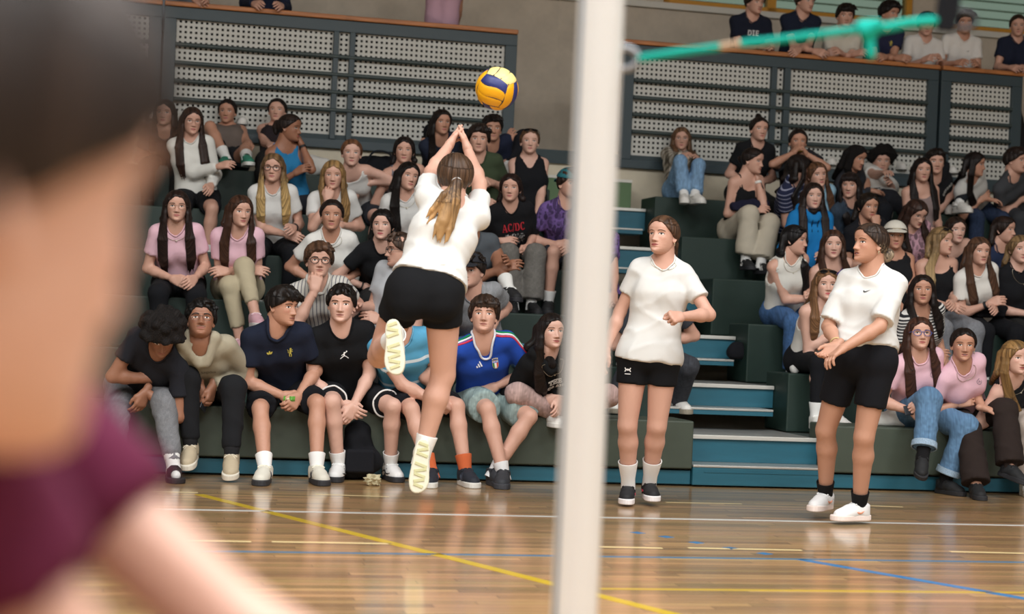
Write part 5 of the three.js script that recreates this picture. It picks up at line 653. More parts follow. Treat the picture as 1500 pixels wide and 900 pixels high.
// front row of the left section
const texter = person({ label: 'curly-haired boy in grey sweatpants and sandals bent over a phone', row: 1, sex: 'm', head: [238, 491], hip: 200, yaw: 6, hyaw: 16, hp: -46, aR: [226, 556, 0.34, 'cup', [-0.8, -0.7, 0]], aL: [214, 574, 0.40, 'relaxed', [0.7, -0.5, 0]], hdL: [-0.35, -0.95, 0.2], pnR: [0.2, 0.7, -0.5], fR: [168, 684], fL: [254, 684], dL: [0.3, 0, 1], hair: { style: 'afro', color: '#17110f', volume: 0.035, line: 0.02, drop: 1.55, lobes: 44 }, top: top('tee', '#222329'), bot: bot('jogger', '#76777a', { kind: 'melange', cuff: 0.82 }), sock: { color: '#e6e6e4', h: 0.10 }, shoe: { kind: 'slide', color: '#17181a', sole: '#1b1b1e' }, skin: BROWN });
const hoodieBoy = person({ label: 'boy in beige hoodie with glasses and moustache, black sweatpants', row: 1, sex: 'm', head: [294, 470], hip: 304, torso: 0.625, hyaw: 12, hp: 16, aR: [293, 566, 0.32, 'cup', [-0.15, -1, -0.6]], aL: [311, 566, 0.32, 'cup', [0.15, -1, -0.6]], hdR: [0.1, -1, 0.3], hdL: [-0.1, -1, 0.3], fR: [279, 656, 0.42], fL: [339, 670, 0.46], dR: [0.05, -0.25, 1], dL: [0.1, -0.25, 1], hair: SHORT('#120e0d'), glasses: { color: '#4a4240', thin: true }, face: 'beard', brow: '#1a1310', top: top('hoodie', '#a49c88', { noCord: true, prints: [PR('citytext', 'print', 0.0, -0.145, 0.15, 0.035, words(['Los Angeles'], '#6f6857', 'bold', 'serif'))] }), bot: bot('jogger', '#1b1c1f', { cuff: 0.86 }), sock: { color: '#222224', h: 0.06 }, shoe: SH.tan, skin: BROWN });
const poloBoy = person({ label: 'boy in navy football polo and black shorts, head turned to his neighbour', row: 1, sex: 'm', head: [414, 449], hip: 410, hyaw: 58, hp: -3, aR: [415, 580, 0.36, 'cup'], aL: [437, 580, 0.36, 'cup'], fR: [388, 688], fL: [464, 688], kR: [-0.25, 0.7, 0.7], kL: [0.3, 0.7, 0.7], hair: SHORT('#1c1512', { fringe: 1 }), top: top('polo', NAVY, { loose: 0.02, prints: [PR('trefoil', 'emblem', -0.055, -0.10, 0.042, 0.036, trefoil), PR('lion', 'emblem', 0.075, -0.10, 0.045, 0.06, lion)] }), bot: bot('shorts', '#121318', { frac: 0.9, loose: 0.03 }), sock: { color: '#ececea', h: 0.10 }, shoe: { kind: 'stripe', color: '#d8d4c6', sole: '#2c2c30', lace: '#e6e2d0', mark: '#24242a' }, skin: TAN });
person({ label: 'boy in black T-shirt with a leaping-figure emblem, hands clasped between his knees', row: 1, sex: 'm', head: [500, 446], hip: 506, hyaw: 2, aR: [503, 592, 0.34], aL: [518, 594, 0.34], fR: [496, 684], fL: [572, 684], kR: [-0.15, 0.7, 0.7], kL: [0.15, 0.7, 0.7], hair: SHORT('#1d1512', { style: 'crop', volume: 0.008 }), top: top('tee', '#141518', { prints: [PR('leap', 'emblem', 0.0, -0.135, 0.055, 0.05, leapFigure)] }), bot: bot('shorts', '#15161a', { frac: 0.80, trim: '#e8e8e6' }), sock: { color: '#eeeeec', h: 0.10 }, shoe: SH.grey, skin: FAIR2 });
person({ label: 'boy in light blue football shirt and orange-cuffed socks, mostly hidden by the jumping player', row: 1, sex: 'm', head: [588, 458], hip: 596, aL: [650, 584, 0.36, 'fist'], aR: [640, 590, 0.36, 'fist'], fR: [632, 692], fL: [682, 692], kL: [0.3, 0.7, 0.7], hair: SHORT('#3a2a20'), top: top('tee', '#58a2c8', { kind: 'hstripe:#d8e6ee:0.2:0.1' }), bot: bot('shorts', '#14151a', { frac: 0.85 }), sock: { color: '#c7643c', h: 0.11 }, shoe: { kind: 'stripe', color: '#1d222c', sole: '#d9d7d0', lace: '#22262e', mark: '#394050' }, skin: FAIR });
person({ label: 'boy in blue national football jersey with tricolour shoulder stripes and pale denim shorts', row: 1, sex: 'm', head: [709, 463], hip: 708, hyaw: 0, hp: 10, aL: [726, 566, 0.22, 'flat', [1, -0.25, -0.25]], aR: [664, 588, 0.25, 'relaxed', [-0.5, -0.8, -0.4]], fR: [737, 694], fL: [724, 692], kR: [-0.1, 0.7, 0.7], kL: [0.75, 0.6, 0.6], hair: SHORT('#3c2c22', { fringe: 1, style: 'mop' }), top: top('polo', '#2249a8', { collar: '#dfe3ec', v: true, stripes: ['#1f8a50', '#eceef2', '#d0405a'], prints: [PR('bars', 'emblem', -0.05, -0.11, 0.05, 0.04, threeBars('#e8ecf2')), PR('crest', 'emblem', 0.058, -0.12, 0.052, 0.078, crest)] }), bot: bot('shorts', '#8fa2a0', { kind: 'denim', frac: 0.85, loose: 0.03, flare: 0.02 }), sock: { color: '#e6e6e6', h: 0.07 }, shoe: { kind: 'plain', color: '#33353a', sole: '#3a3c42', lace: '#2a2c30' }, skin: FAIR, brow: '#4a362a' });
person({ label: 'girl in black hoodie with white lettering, long dark hair, next to the steel pole', row: 1, head: [808, 486], hip: 806, hyaw: 22, hp: 4, feetOn: 0.44, fR: [822, 606, 0.16], fL: [806, 606, 0.2], kR: [-1, 0.4, 0.3], kL: [1, 0.4, 0.3], aR: [800, 585, 0.3, 'relaxed', [0.1, -1, -0.6]], aL: [818, 585, 0.3, 'relaxed', [-0.1, -1, -0.6]], hair: LONG('#1e1512', { front: 'R', len: 0.3, vol: 1.2 }), top: top('hoodie', '#131416', { noCord: true, prints: [PR('capsText', 'print', 0.0, -0.17, 0.17, 0.09, words(['THE', 'LOS ANG'], '', 'bold', 'serif', '#d8d8d6'))] }), bot: bot('jeans', '#b09690'), skin: FAIR2, necklace: { drop: 0.09, pendant: true } });
// ---------------------------------------------------------------- right section
person({ label: 'girl in checked flannel shirt and light jeans hugging her knees on the top row', row: 6, head: [998, 204], recline: true, hip: 1000, back: 0.38, hyaw: -2, feetOn: K6, fR: [1002, 286, 0.58], fL: [1018, 286, 0.60], kR: [-0.05, 1, 0.2], kL: [0.1, 1, 0.2], aR: [1014, 229, 0.42], aL: [1024, 231, 0.42], hair: LONG('#7d5c42', { len: 0.25 }), glasses: { color: '#a08878', thin: true }, top: top('long', '#aaa397', { kind: 'plaid' }), bot: bot('jeans', '#7d9fc0', { loose: 0.008 }), skin: FAIR });
person({ label: 'person in black T-shirt with hair in a top bun, sitting against the balcony', row: 6, head: [1112, 190], hip: 1092, hyaw: 14, hair: { style: 'bun', color: '#241a16', at: [0, 0.125, -0.03], r: 0.032 }, top: top('tee', '#18191c'), skin: FAIR });
const drinker = person({ label: 'girl in dark T-shirt drinking from something yellow with both elbows raised', row: 6, head: [1169, 208], hyaw: 0, aR: ['hl', [-0.055, -0.12, 0.12], 0, 'fist', [-1, -0.6, 0.1]], aL: ['hl', [0.055, -0.12, 0.12], 0, 'fist', [1, -0.6, 0.1]], hdR: [0.5, 0.8, 0.2], hdL: [-0.5, 0.8, 0.2], pnR: [1, 0, -0.2], pnL: [-1, 0, -0.2], hair: TIED('#231815'), top: top('tee', '#26272b'), skin: TAN });
person({ label: 'girl with long curly black hair looking down at the boy with the curly mop', row: 6, head: [1254, 231], hip: 1244, yaw: 25, hyaw: 42, hp: -16, hair: LONG('#140f0f', { curly: true, vol: 1.35, front: 'R', len: 0.28 }), top: top('long', '#35353a'), bot: bot('pants', '#cfccc4'), skin: TAN });
person({ label: 'boy with a big curly black mop of hair and white T-shirt, arms on his knees', row: 6, sex: 'm', head: [1292, 236], recline: true, hyaw: -4, hp: -6, aL: [1300, 262, 0.4], aR: [1312, 258, 0.4], hair: { style: 'afro', color: '#14100f', volume: 0.032 }, top: top('tee', '#d5d3ce'), bot: bot('pants', '#22242a'), skin: FAIR });
person({ label: 'spectator in black lettered T-shirt and white trainers hidden behind the girl with bare shoulders', row: 6, sex: 'm', head: [1370, 238], hip: 1384, feetOn: K6, fL: [1404, 300], fR: [1388, 303], hair: SHORT('#221915'), top: top('tee', '#1b1c20', { prints: [PR('ordtext', 'print', 0.02, -0.15, 0.16, 0.07, words(['OXFORD'], '#bdbdb8', 'bold'))] }), bot: bot('pants', '#22252a'), shoe: SH.white, skin: FAIR });
person({ label: 'girl with long dark hair in profile, black jacket over white top, forearm on her knee', row: 6, head: [1428, 241], hip: 1424, hyaw: 58, hp: -4, aR: [1436, 294, 0.35], aL: [1448, 292, 0.35], hair: LONG('#1d1412', { front: 'R', len: 0.3 }), top: top('tee', '#c9c8c4'), bot: bot('jeans', '#2c3850'), skin: TAN });
person({ label: 'dark-haired boy in charcoal T-shirt in profile at the end of the top row', row: 6, sex: 'm', head: [1488, 236], hip: 1484, hyaw: 46, hair: SHORT('#261a16', { style: 'mop' }), top: top('tee', '#44464a'), bot: bot('pants', '#3a3c40'), skin: FAIR });
const watchWoman = person({ label: 'woman in black camisole and cream trousers resting her chin on her fist, wristwatch', row: 5, head: [1103, 236], hip: 1084, yaw: 25, hyaw: 55, hp: -6, aL: [1110, 264, 0.22, 'fist', [0.2, -1, 0.2]], aR: [1104, 308, 0.3], fR: [1092, 382, 0.42], fL: [1114, 388, 0.48], hair: TIED('#241915', { part: true }), top: top('cami', '#16171a'), bot: bot('wide', '#bfb6a4', { cuff: 0.86 }), shoe: SH.blackwhite, skin: FAIR, bandL: { name: 'wristwatch', color: '#e0ded8', w: 0.022 } });
person({ label: 'girl in navy striped T-shirt with long dark hair turned away from the court', row: 5, head: [1170, 246], hip: 1158, yaw: 40, hyaw: 112, hp: -4, hair: LONG('#1f1613', { front: 'R', len: 0.25 }), top: top('tee', '#252a44', { kind: 'hstripe:#8d90a4:0.035:0.2' }), skin: FAIR });
person({ label: 'girl in pale blue top peeking out behind the bright blue hoodie', row: 5, head: [1197, 257], hyaw: 14, hr: -8, hair: LONG('#6b4a34', { front: 'L' }), top: top('tee', '#8fb4c8'), skin: FAIR });
person({ label: 'girl with dark fringe in dark denim jacket glancing sideways', row: 5, head: [1245, 272], hyaw: -20, hp: -4, hair: LONG('#241b1a', { fringe: 0.3, len: 0.18 }), top: top('long', '#34404e', { kind: 'denim' }), skin: FAIR });
person({ label: 'girl with bare shoulders and very long dark hair in pale strapless top', row: 5, head: [1351, 250], hyaw: 0, hair: LONG('#1c1210', { len: 0.34 }), top: top('cami', '#8a7a78'), bot: bot('pants', '#22242a'), skin: FAIR });
person({ label: 'girl in bright blue hoodie with long dark brown hair over both shoulders', row: 4, head: [1191, 288], hip: 1184, hyaw: 4, fat: 1.12, aR: [1165, 372, 0.3], aL: [1205, 374, 0.3], hair: LONG('#2b1d18', { len: 0.36, vol: 1.15 }), top: top('hoodie', '#1e78b8', { cord: '#101c2a' }), bot: bot('pants', '#1d1f26'), skin: FAIR2 });
person({ label: 'girl in black T-shirt biting her thumbnail behind the standing player with folded hands', row: 4, head: [1272, 303], hyaw: 14, hp: -4, aL: ['hl', [0.030, -0.16, 0.115], 0, 'fist', [0.4, -1, 0.1]], hdL: [-0.12, 1, -0.1], pnL: [0, 0, -1], hair: LONG('#20160f', { front: '' }), top: top('tee', '#191a1f'), skin: TAN });
person({ label: 'girl with glasses and long brown hair in flowered pink top looking down', row: 4, head: [1342, 313], hyaw: 26, hp: -24, hair: LONG('#3a261e', { len: 0.22 }), glasses: { color: '#7c6a60', thin: true }, top: top('tee', '#c59aa8', { kind: 'print' }), skin: FAIR });
person({ label: 'girl with pulled-back dark hair in black tank top between the blonde and the cap', row: 4, head: [1400, 338], hyaw: 10, torso: 0.60, lift: -0.02, hair: LONG('#2e2019', { front: '' }), top: top('tank', '#1a1b1f'), skin: FAIR2 });
person({ label: 'girl in navy top in profile, head turned along the row', row: 4, head: [1471, 337], hip: 1476, hyaw: 48, torso: 0.62, hair: LONG('#2a1c17', { front: '' }), top: top('tee', '#27314c'), skin: FAIR });
person({ label: 'girl in white sleeveless top and jeans, sunglasses on her long black hair', row: 3, head: [1164, 352], hip: 1150, yaw: 18, hyaw: 62, hp: -2, aR: [1196, 438, 0.3], aL: [1184, 430, 0.25, 'fist'], hair: LONG('#141012', { front: 'L', len: 0.36 }), shades: true, top: top('shell', '#dedcd4'), bot: bot('jeans', '#41618c'), skin: FAIR, necklace: { drop: 0.1, pendant: true } });
person({ label: 'girl in violet tank top with long straight brown hair beside the sleeveless white top', row: 3, head: [1220, 359], hyaw: -4, hair: LONG('#4b3327', { len: 0.3 }), top: top('tank', '#4a3f8a'), skin: FAIR2, lip: '#9a4448' });
person({ label: 'girl in white baseball cap with dark hair and black top', row: 3, head: [1311, 346], hyaw: -4, torso: 0.69, hair: LONG('#1e1513', { front: '', cap: { color: '#d6d2c6' } }), top: top('tank', '#191a1d'), skin: TAN });
person({ label: 'blonde girl in black camisole with a tattoo on her upper arm, head turned sideways', row: 3, head: [1379, 354], hip: 1372, hyaw: 42, hp: 2, aR: [1388, 448, 0.32], aL: [1396, 444, 0.32], hair: LONG('#8f734e', { front: 'R', len: 0.24, tips: '#c4a676', tip0: -0.03, tip1: -0.2 }), shades: true, top: top('cami', '#17181b'), bot: bot('wide', '#7d7f84', { kind: 'melange' }), skin: FAIR, brow: '#8a6a4a' });
person({ label: 'girl in cropped white T-shirt with long brown hair and a black jacket on her lap', row: 3, head: [1434, 369], hyaw: 12, aR: [1448, 446, 0.36], aL: [1456, 450, 0.36], hair: LONG('#5d4130', { len: 0.3 }), top: top('tee', '#e0ded8', { hem: 0.08 }), bot: bot('pants', '#141519', { rise: 0.1, waist: 0.14 }), skin: FAIR, bandR: { name: 'wristband', color: '#1b1b1d', w: 0.02 } });
person({ label: 'blonde girl in black T-shirt with layered necklaces at the end of the row', row: 3, head: [1494, 366], hyaw: 6, hair: LONG('#8f7350', { front: '' }), top: top('tee', '#16171b'), skin: FAIR2, necklace: { drop: 0.13, pendant: true } });
person({ label: 'girl in white strappy top and black trousers with sunglasses on her light brown hair', row: 2, head: [1210, 418], hip: 1186, yaw: 18, hyaw: 2, hp: 2, aR: [1226, 488, 0.3], aL: [1236, 500, 0.3], fR: [1195, 612, 0.42], fL: [1225, 612, 0.42], hair: LONG('#8a6444', { front: 'R', len: 0.24 }), shades: true, top: top('tank', '#e0ded8'), bot: bot('leggings', '#15161a', { rise: 0.08, waist: 0.12 }), shoe: SH.white, skin: FAIR2, lip: '#c25a60' });
person({ label: 'girl in black and white striped shirt with wavy dark hair and necklace', row: 2, head: [1351, 426], hyaw: -8, hp: 6, hair: LONG('#221815', { len: 0.2, vol: 1.15 }), top: top('tee', '#d9d7d2', { kind: 'hstripe:#26262a:0.022:0.5', v: true }), bot: bot('wide', '#85878b', { kind: 'melange' }), skin: TAN, necklace: { drop: 0.1, pendant: true } });
person({ label: 'girl in pink T-shirt with blue-tinted glasses and turned-up jeans, phone in hand', row: 1, head: [1347, 490], hip: 1340, hyaw: 0, hp: 8, aR: [1338, 604, 0.34, 'cup'], aL: [1352, 592, 0.34, 'cup'], hdR: [0.6, -0.5, 0.4], hdL: [-0.7, -0.4, 0.4], fR: [1352, 668, 0.55], fL: [1384, 706], kR: [0.15, 0.8, 0.7], kL: [0.4, 0.7, 0.7], dR: [-0.15, -0.5, 0.9], dL: [0.55, 0, 0.8], hair: LONG('#4a2e23', { len: 0.34 }), glasses: { color: '#4a5a9a' }, top: top('tee', PINK, { prints: [PR('round', 'emblem', 0.065, -0.11, 0.04, 0.04, roundLogo)] }), bot: bot('jeans', '#5f80a0', { loose: 0.03, cuff: 0.86, turnup: '#9db4c8' }), sock: { color: '#161618', h: 0.07 }, shoe: SH.black, skin: FAIR });
const callGirl = person({ label: 'girl in pink T-shirt with hoop earrings and dark brown flared trousers, mouth open', row: 1, head: [1411, 506], hip: 1412, hyaw: -6, open: true, aR: [1404, 592, 0.28], aL: [1440, 598, 0.36, 'cup'], hdL: [0.9, -0.1, 0.3], fR: [1430, 712], fL: [1480, 684, 0.55], kL: [0.1, 1, 0.6], dL: [0.5, -0.2, 0.9], hair: TIED('#1f1613', { part: true }), earring: 1, top: top('tee', PINK, { prints: [PR('round', 'emblem', 0.07, -0.11, 0.045, 0.045, roundLogo)] }), bot: bot('wide', '#2b221f', { cuff: 0.95 }), sock: null, shoe: SH.black, skin: TAN, necklace: { drop: 0.09 } });
person({ label: 'blonde girl in black vest top with her hair hanging over one shoulder, beige trousers', row: 1, head: [1487, 524], hip: 1494, hyaw: 22, hp: -2, aR: [1470, 602, 0.3], aL: [1490, 606, 0.3], hair: LONG('#9a7648', { front: 'R', len: 0.36 }), top: top('tank', '#16171a'), bot: bot('wide', '#b5a79c'), skin: FAIR2, brow: '#8a6a4a', necklace: { drop: 0.12, pendant: true } });
// ---------------------------------------------------------------- people leaning on the balcony rail
function leaner(o, hx, hy, handA, handB, back = 0.36) {
  const c = atPlane(hx, hy, TP + (o.lean ?? 0.22)), b = toS(c), D = -c.z, g = HB1; const f = ([x, y]) => { const p = atPlane(x, y, TP + 0.03); p.y = Math.max(p.y, HR + 0.045); return p; };
  return person({ ground: g, baseY: g, hip3: W(b[0] + (o.ds ?? 0), g + 0.90, TP + back + 0.14), head: [hx, hy, D], aR: handA ? Object.assign(f(handA)) : null, aL: handB ? f(handB) : null, row: 6, cell: 0.018, ...o, hp: o.hp ?? -6 });
}
leaner({ label: 'boy in navy T-shirt with white lettering leaning on the balcony rail, face turned sideways', sex: 'm', hyaw: 30, hair: SHORT('#2a1f19', { style: 'mop' }), top: top('tee', '#1c2130', { prints: [PR('dietext', 'print', 0.01, -0.13, 0.14, 0.08, words(['DIE'], '#d8d8d8'))] }), skin: FAIR }, 1106, 4, [1112, 80], [1128, 80]);
leaner({ label: 'boy in plain navy T-shirt with crossed forearms on the balcony rail', sex: 'm', hyaw: 34, hair: SHORT('#3a2b22', { style: 'mop' }), top: top('tee', '#1d2436'), skin: FAIR }, 1180, 2, [1192, 80], [1170, 78]);
leaner({ label: 'boy in cream T-shirt with a dark crop leaning on the balcony rail', sex: 'm', hyaw: 2, hair: SHORT('#1f1713', { fringe: 0.2 }), top: top('tee', '#cfcabd'), skin: FAIR }, 1238, 24, [1250, 86], [1232, 84]);
leaner({ label: 'dark curly-haired boy in navy T-shirt with a badge, turned along the balcony', sex: 'm', hyaw: 38, hair: SHORT('#1a1412', { style: 'mop', volume: 0.024 }), top: top('tee', '#262a44', { prints: [PR('lion', 'emblem', 0.05, -0.13, 0.05, 0.06, lion)] }), skin: TAN }, 1303, 20, [1312, 92], [1296, 90]);
leaner({ label: 'boy in white T-shirt and backwards cap on the balcony, hand hanging over the rail', sex: 'm', hyaw: -6, hp: -10, hair: SHORT('#2a201a', { cap: { color: '#22304a', back: true } }), top: top('tee', '#dcdad6'), skin: FAIR }, 1357, 36, [1352, 92], [1378, 94]);
leaner({ label: 'boy in white T-shirt with both forearms hanging over the balcony rail', sex: 'm', hyaw: -4, hp: -8, hair: SHORT('#211914'), top: top('tee', '#dedcd8', { prints: [PR('smalltick', 'emblem', 0.05, -0.12, 0.03, 0.014, tick('#22242a'))] }), skin: TAN }, 1413, 33, [1400, 98], [1430, 100]);
leaner({ label: 'girl in navy T-shirt at the end of the balcony rail', hyaw: -10, hair: { style: 'bun', color: '#3a2a20', at: [0, 0.08, -0.09], r: 0.03 }, top: top('tee', '#1e2436'), skin: FAIR }, 1491, 38, [1480, 100], [1502, 102]);
leaner({ label: 'person on the balcony whose bare forearm rests on the rail, head out of view', sex: 'm', hair: SHORT('#2a1f19'), top: top('tee', '#8a8f96'), skin: FAIR, lean: 0.3 }, 262, -70, [285, 2], [300, 4]);
leaner({ label: 'person in navy tracksuit top leaning on the balcony rail, head out of view', sex: 'm', hair: SHORT('#2a1f19'), top: top('long', '#20263a'), skin: FAIR, lean: 0.3 }, 388, -62, [372, 10], [412, 12]);
leaner({ label: 'person in pink T-shirt standing with their back to the hall behind the balcony rail', sex: 'm', yaw: 165, hyaw: 170, hair: SHORT('#3a2b22'), top: top('tee', '#c8a3b4'), skin: TAN, lean: 0.34 }, 655, -58, null, null, 0.36);
// ---------------------------------------------------------------- the ball: a cube sphere of 18 panels
{ const c = at(728, 130, 8.33), R0 = 0.1055, ball = group('volleyball', c); tag(ball, 'yellow and blue volleyball in the air above the outstretched hands', 'ball');
  const turn = new THREE.Matrix4().makeRotationFromEuler(new THREE.Euler(0.30, -0.35, -0.38)), axes = [[0, 1, 2, 1], [0, 1, 2, -1], [1, 2, 0, 1], [1, 2, 0, -1], [2, 0, 1, 1], [2, 0, 1, -1]];
  const yel = mat('#e8a80c', 0.45), blu = mat('#26306e', 0.45), pale = mat('#e9d68a', 0.45);
  mesh('bladder', new THREE.SphereGeometry(R0 - 0.002, 32, 24), mat('#2a2c3a', 0.7), ball);
  axes.forEach(([a, b, d, s], f) => { for (let k = 0; k < 3; k++) {
    const nu = 12, nv = 6, pos = [], idx = [], u0 = -1 + 0.012, u1 = 1 - 0.012, v0 = -1 + k * 2 / 3 + 0.012, v1 = -1 + (k + 1) * 2 / 3 - 0.012;
    for (let j = 0; j <= nv; j++) for (let i = 0; i <= nu; i++) { const u = lerp(u0, u1, i / nu), v = lerp(v0, v1, j / nv) + 0.10 * Math.sin(u * Math.PI) * (k === 1 ? 1 : 0.6), p = [0, 0, 0]; p[a] = Math.tan(u * 0.785); p[b] = Math.tan(clamp(v, -1, 1) * 0.785); p[d] = s; const q = V(...p).normalize(), e = Math.min(i, nu - i) === 0 || Math.min(j, nv - j) === 0 ? R0 - 0.0022 : R0; q.multiplyScalar(e).applyMatrix4(turn); pos.push(q.x, q.y, q.z); }
    for (let j = 0; j < nv; j++) for (let i = 0; i < nu; i++) { const o = j * (nu + 1) + i, r = o + nu + 1; if (s > 0) idx.push(o, o + 1, r, o + 1, r + 1, r); else idx.push(o, r, o + 1, o + 1, r, r + 1); }
    const g = new THREE.BufferGeometry(); g.setAttribute('position', new THREE.Float32BufferAttribute(pos, 3)); g.setIndex(idx); g.computeVertexNormals(); mesh('panel', g, f === 4 ? pale : (f === 0 ? k === 2 : k === 1) ? blu : yel, ball); } });
}
// ---------------------------------------------------------------- net post, hook and rope
{ const D = 3.0, p = at(861, 450, D), R0 = 0.041, post = group('net_post', V(p.x, 0, p.z)); tag(post, 'bright aluminium net post standing on the court before the players', 'post');
  const alu = mat('#e6e6e4', 0.28, { metalness: 0.2, clearcoat: 0.4, clearcoatRoughness: 0.2 });
  const prof = [[0, 0], [R0 + 0.05, 0], [R0 + 0.05, 0.012], [R0 + 0.012, 0.016], [R0 + 0.012, 0.06], [R0, 0.064], [R0, 2.46], [R0 - 0.006, 2.47], [0, 2.47]].map(q => new THREE.Vector2(...q));
  mesh('tube', new THREE.LatheGeometry(prof.slice(5), 48), alu, post); mesh('floor_collar', new THREE.LatheGeometry(prof.slice(0, 6), 48), mat('#8a8c8c', 0.45, { metalness: 0.6 }), post);
  mesh('edge_strip', new THREE.BoxGeometry(0.010, 2.3, 0.006).translate(-R0 * 0.78, 1.22, R0 * 0.6), mat('#8f98a2', 0.4, { metalness: 0.5 }), post);  // narrow blue-grey strip laid along one edge of the tube
  const P = (x, y, d = 0) => at(x, y, D + d).sub(post.position);
  mesh('hook', tube([P(898, 70), P(916, 70), P(930, 76), P(934, 86), P(928, 97), P(914, 101), P(898, 97)], 0.006, 30, 8), mat('#8d9095', 0.4, { metalness: 0.7 }), post);
  const rope = group('net_rope', at(932, 86, D)), Q = (x, y, d = 0) => at(x, y, D + d).sub(rope.position); tag(rope, 'frayed turquoise rope tied to the hook of the net post', 'rope');
  const teal = clothMat('#17ab9c'), tealDark = clothMat('#1db3a2');
  mesh('cord', tube([Q(932, 86), Q(960, 82), Q(1000, 76), Q(1054, 69)], 0.0068, 24, 8), teal, rope); mesh('bare_section', tube([Q(1050, 69.5), Q(1070, 66), Q(1092, 63)], 0.0066, 8, 8), clothMat('#b79f86'), rope);
  mesh('cord', tube([Q(1084, 64), Q(1150, 57), Q(1220, 48), Q(1272, 42)], 0.0068, 24, 8), teal, rope); mesh('cord', tube([Q(1272, 42), Q(1300, 40), Q(1330, 34), Q(1374, 30)], 0.0086, 20, 8), tealDark, rope);
  { const kn = [cap(Q(1262, 38), Q(1284, 42), 0.011, 0.011, 0.01), cap(Q(1268, 46, -0.01), Q(1284, 36, -0.01), 0.010, 0.010, 0.01), cap(Q(1272, 40), Q(1276, 80), 0.0105, 0.0085, 0.01)]; mesh('knot', setUV(nets((x, y, z) => evalPrims(kn, x, y, z), boundsOf(kn, 0.02), 0.0035), (x, y) => [x, y]), teal, rope); }
  for (let i = 0; i < 14; i++) { const r = rng(i + 60), t = r(), x = lerp(940, 1360, t), y = lerp(85, 31, t); mesh('frayed_fibre', tube([Q(x, y - 3), Q(x + 5 + r() * 6, y - 6 - r() * 5), Q(x + 12 + r() * 8, y - 5 - r() * 3)], 0.0006, 5, 4), teal, rope); }
  const st = group('net_strap', at(1386, 20, D)), S = (x, y, d = 0) => at(x, y, D + d).sub(st.position); tag(st, 'black net strap with grey buckle at the far end of the turquoise rope', 'strap');
  mesh('webbing', new THREE.ExtrudeGeometry(new THREE.Shape([S(1378, -40), S(1408, -40), S(1402, 24), S(1394, 46), S(1374, 44), S(1372, 22)].map(v => new THREE.Vector2(v.x, v.y))), { depth: 0.006, bevelEnabled: true, bevelSize: 0.002, bevelThickness: 0.002, bevelSegments: 2 }), clothMat('#14161b'), st);
  mesh('buckle', tube([S(1400, 18), S(1424, 20), S(1430, 32), S(1424, 40), S(1398, 38)], 0.0045, 20, 8, true), mat('#3a3d42', 0.4, { metalness: 0.5 }), st);
}
// ---------------------------------------------------------------- bags, phones and bits on and around the stand
function soft(name, label, category, base, prims, color, o = {}) {
  const g = group(name, base), ps = prims.map(([a, b, ra, rb, k]) => cap(V(...a), V(...b), ra, rb ?? ra, k ?? 0.03)), f = (x, y, z) => Math.max(evalPrims(ps, x, y, z) + 0.006 * (Math.sin(x * 55 + y * 31) + Math.sin(y * 47 - z * 39 + 1)) * (o.fold ?? 0.6), -y);
  mesh(o.part ?? 'body', setUV(nets(f, boundsOf(ps, 0.02), o.cell ?? 0.011), (x, y, z) => [x + z, y]), o.mat ?? clothMat(color), g); tag(g, label, category); g.rotation.y = o.turn ?? TH; return g;
}
const onRow = (px, py, row, dt = 0.2) => { const p = atPlane(px, py, ROWT(row) + dt); p.y = SEAT[row]; return p; };
{ const b = soft('duffel_bag', 'black bag lying on the top row between two girls', 'bag', onRow(555, 225, 6, 0.22), [[[-0.2, 0.1, 0], [0.2, 0.1, 0], 0.1], [[-0.1, 0.17, 0], [0.14, 0.18, 0], 0.05]], '#16181d'); mesh('handle', tube([V(-0.13, 0.14, 0.09), V(-0.06, 0.25, 0.12), V(0.08, 0.24, 0.12), V(0.13, 0.14, 0.09)], 0.011, 20, 6), clothMat('#1d2026'), b); }
soft('cloth_bag', 'white cloth bag on the top row beside the girl in the blue tank top', 'bag', onRow(462, 245, 6, 0.15), [[[-0.05, 0.09, 0], [0.06, 0.09, 0.02], 0.1, 0.085]], '#cfcdc8');
{ const b = soft('tote_bag', 'white fabric bag on the front bench beside the girl with blue-tinted glasses', 'bag', onRow(1302, 622, 1, 0.2), [[[-0.09, 0.04, 0], [0.12, 0.05, 0.02], 0.055, 0.05], [[0.02, 0.08, 0], [0.10, 0.16, 0.02], 0.05, 0.03]], '#dad8d2'); mesh('strap', tube([V(0.08, 0.14, 0.03), V(0.13, 0.22, 0.05), V(0.10, 0.30, 0.02)], 0.012, 14, 6), clothMat('#dad8d2'), b); }
{ const q = atFloor(522, 702); const b = soft('backpack', 'black backpack standing on the floor between two boys on the front row', 'bag', V(q.x, 0, q.z), [[[0, 0.11, 0], [0, 0.29, -0.02], 0.105, 0.09], [[-0.06, 0.1, 0.04], [0.07, 0.12, 0.04], 0.09]], '#121317'); mesh('front_pocket', rbox(-0.09, 0.09, 0.05, 0.2, 0.11, 0.15, 0.02), clothMat('#17181d'), b); mesh('carry_loop', tube([V(-0.03, 0.36, -0.03), V(0, 0.41, -0.03), V(0.03, 0.36, -0.03)], 0.008, 12, 6), clothMat('#17181d'), b); }
{ const q = atFloor(546, 712), g = group('crumpled_wrapper', V(q.x, 0, q.z)), ge = new THREE.IcosahedronGeometry(0.045, 3), p = ge.attributes.position; for (let i = 0; i < p.count; i++) { const v = V(p.getX(i), p.getY(i), p.getZ(i)), k = 0.75 + 0.35 * Math.abs(Math.sin(v.x * 120 + 1) * Math.sin(v.y * 150) + 0.6 * Math.sin(v.z * 170)); p.setXYZ(i, v.x * k * 1.2, Math.max(0, v.y * k * 0.9 + 0.036), v.z * k); } ge.computeVertexNormals(); mesh('paper', ge, mat('#b9b08e', 0.8), g); tag(g, 'crumpled pale wrapper on the floor by the white trainer', 'litter'); }
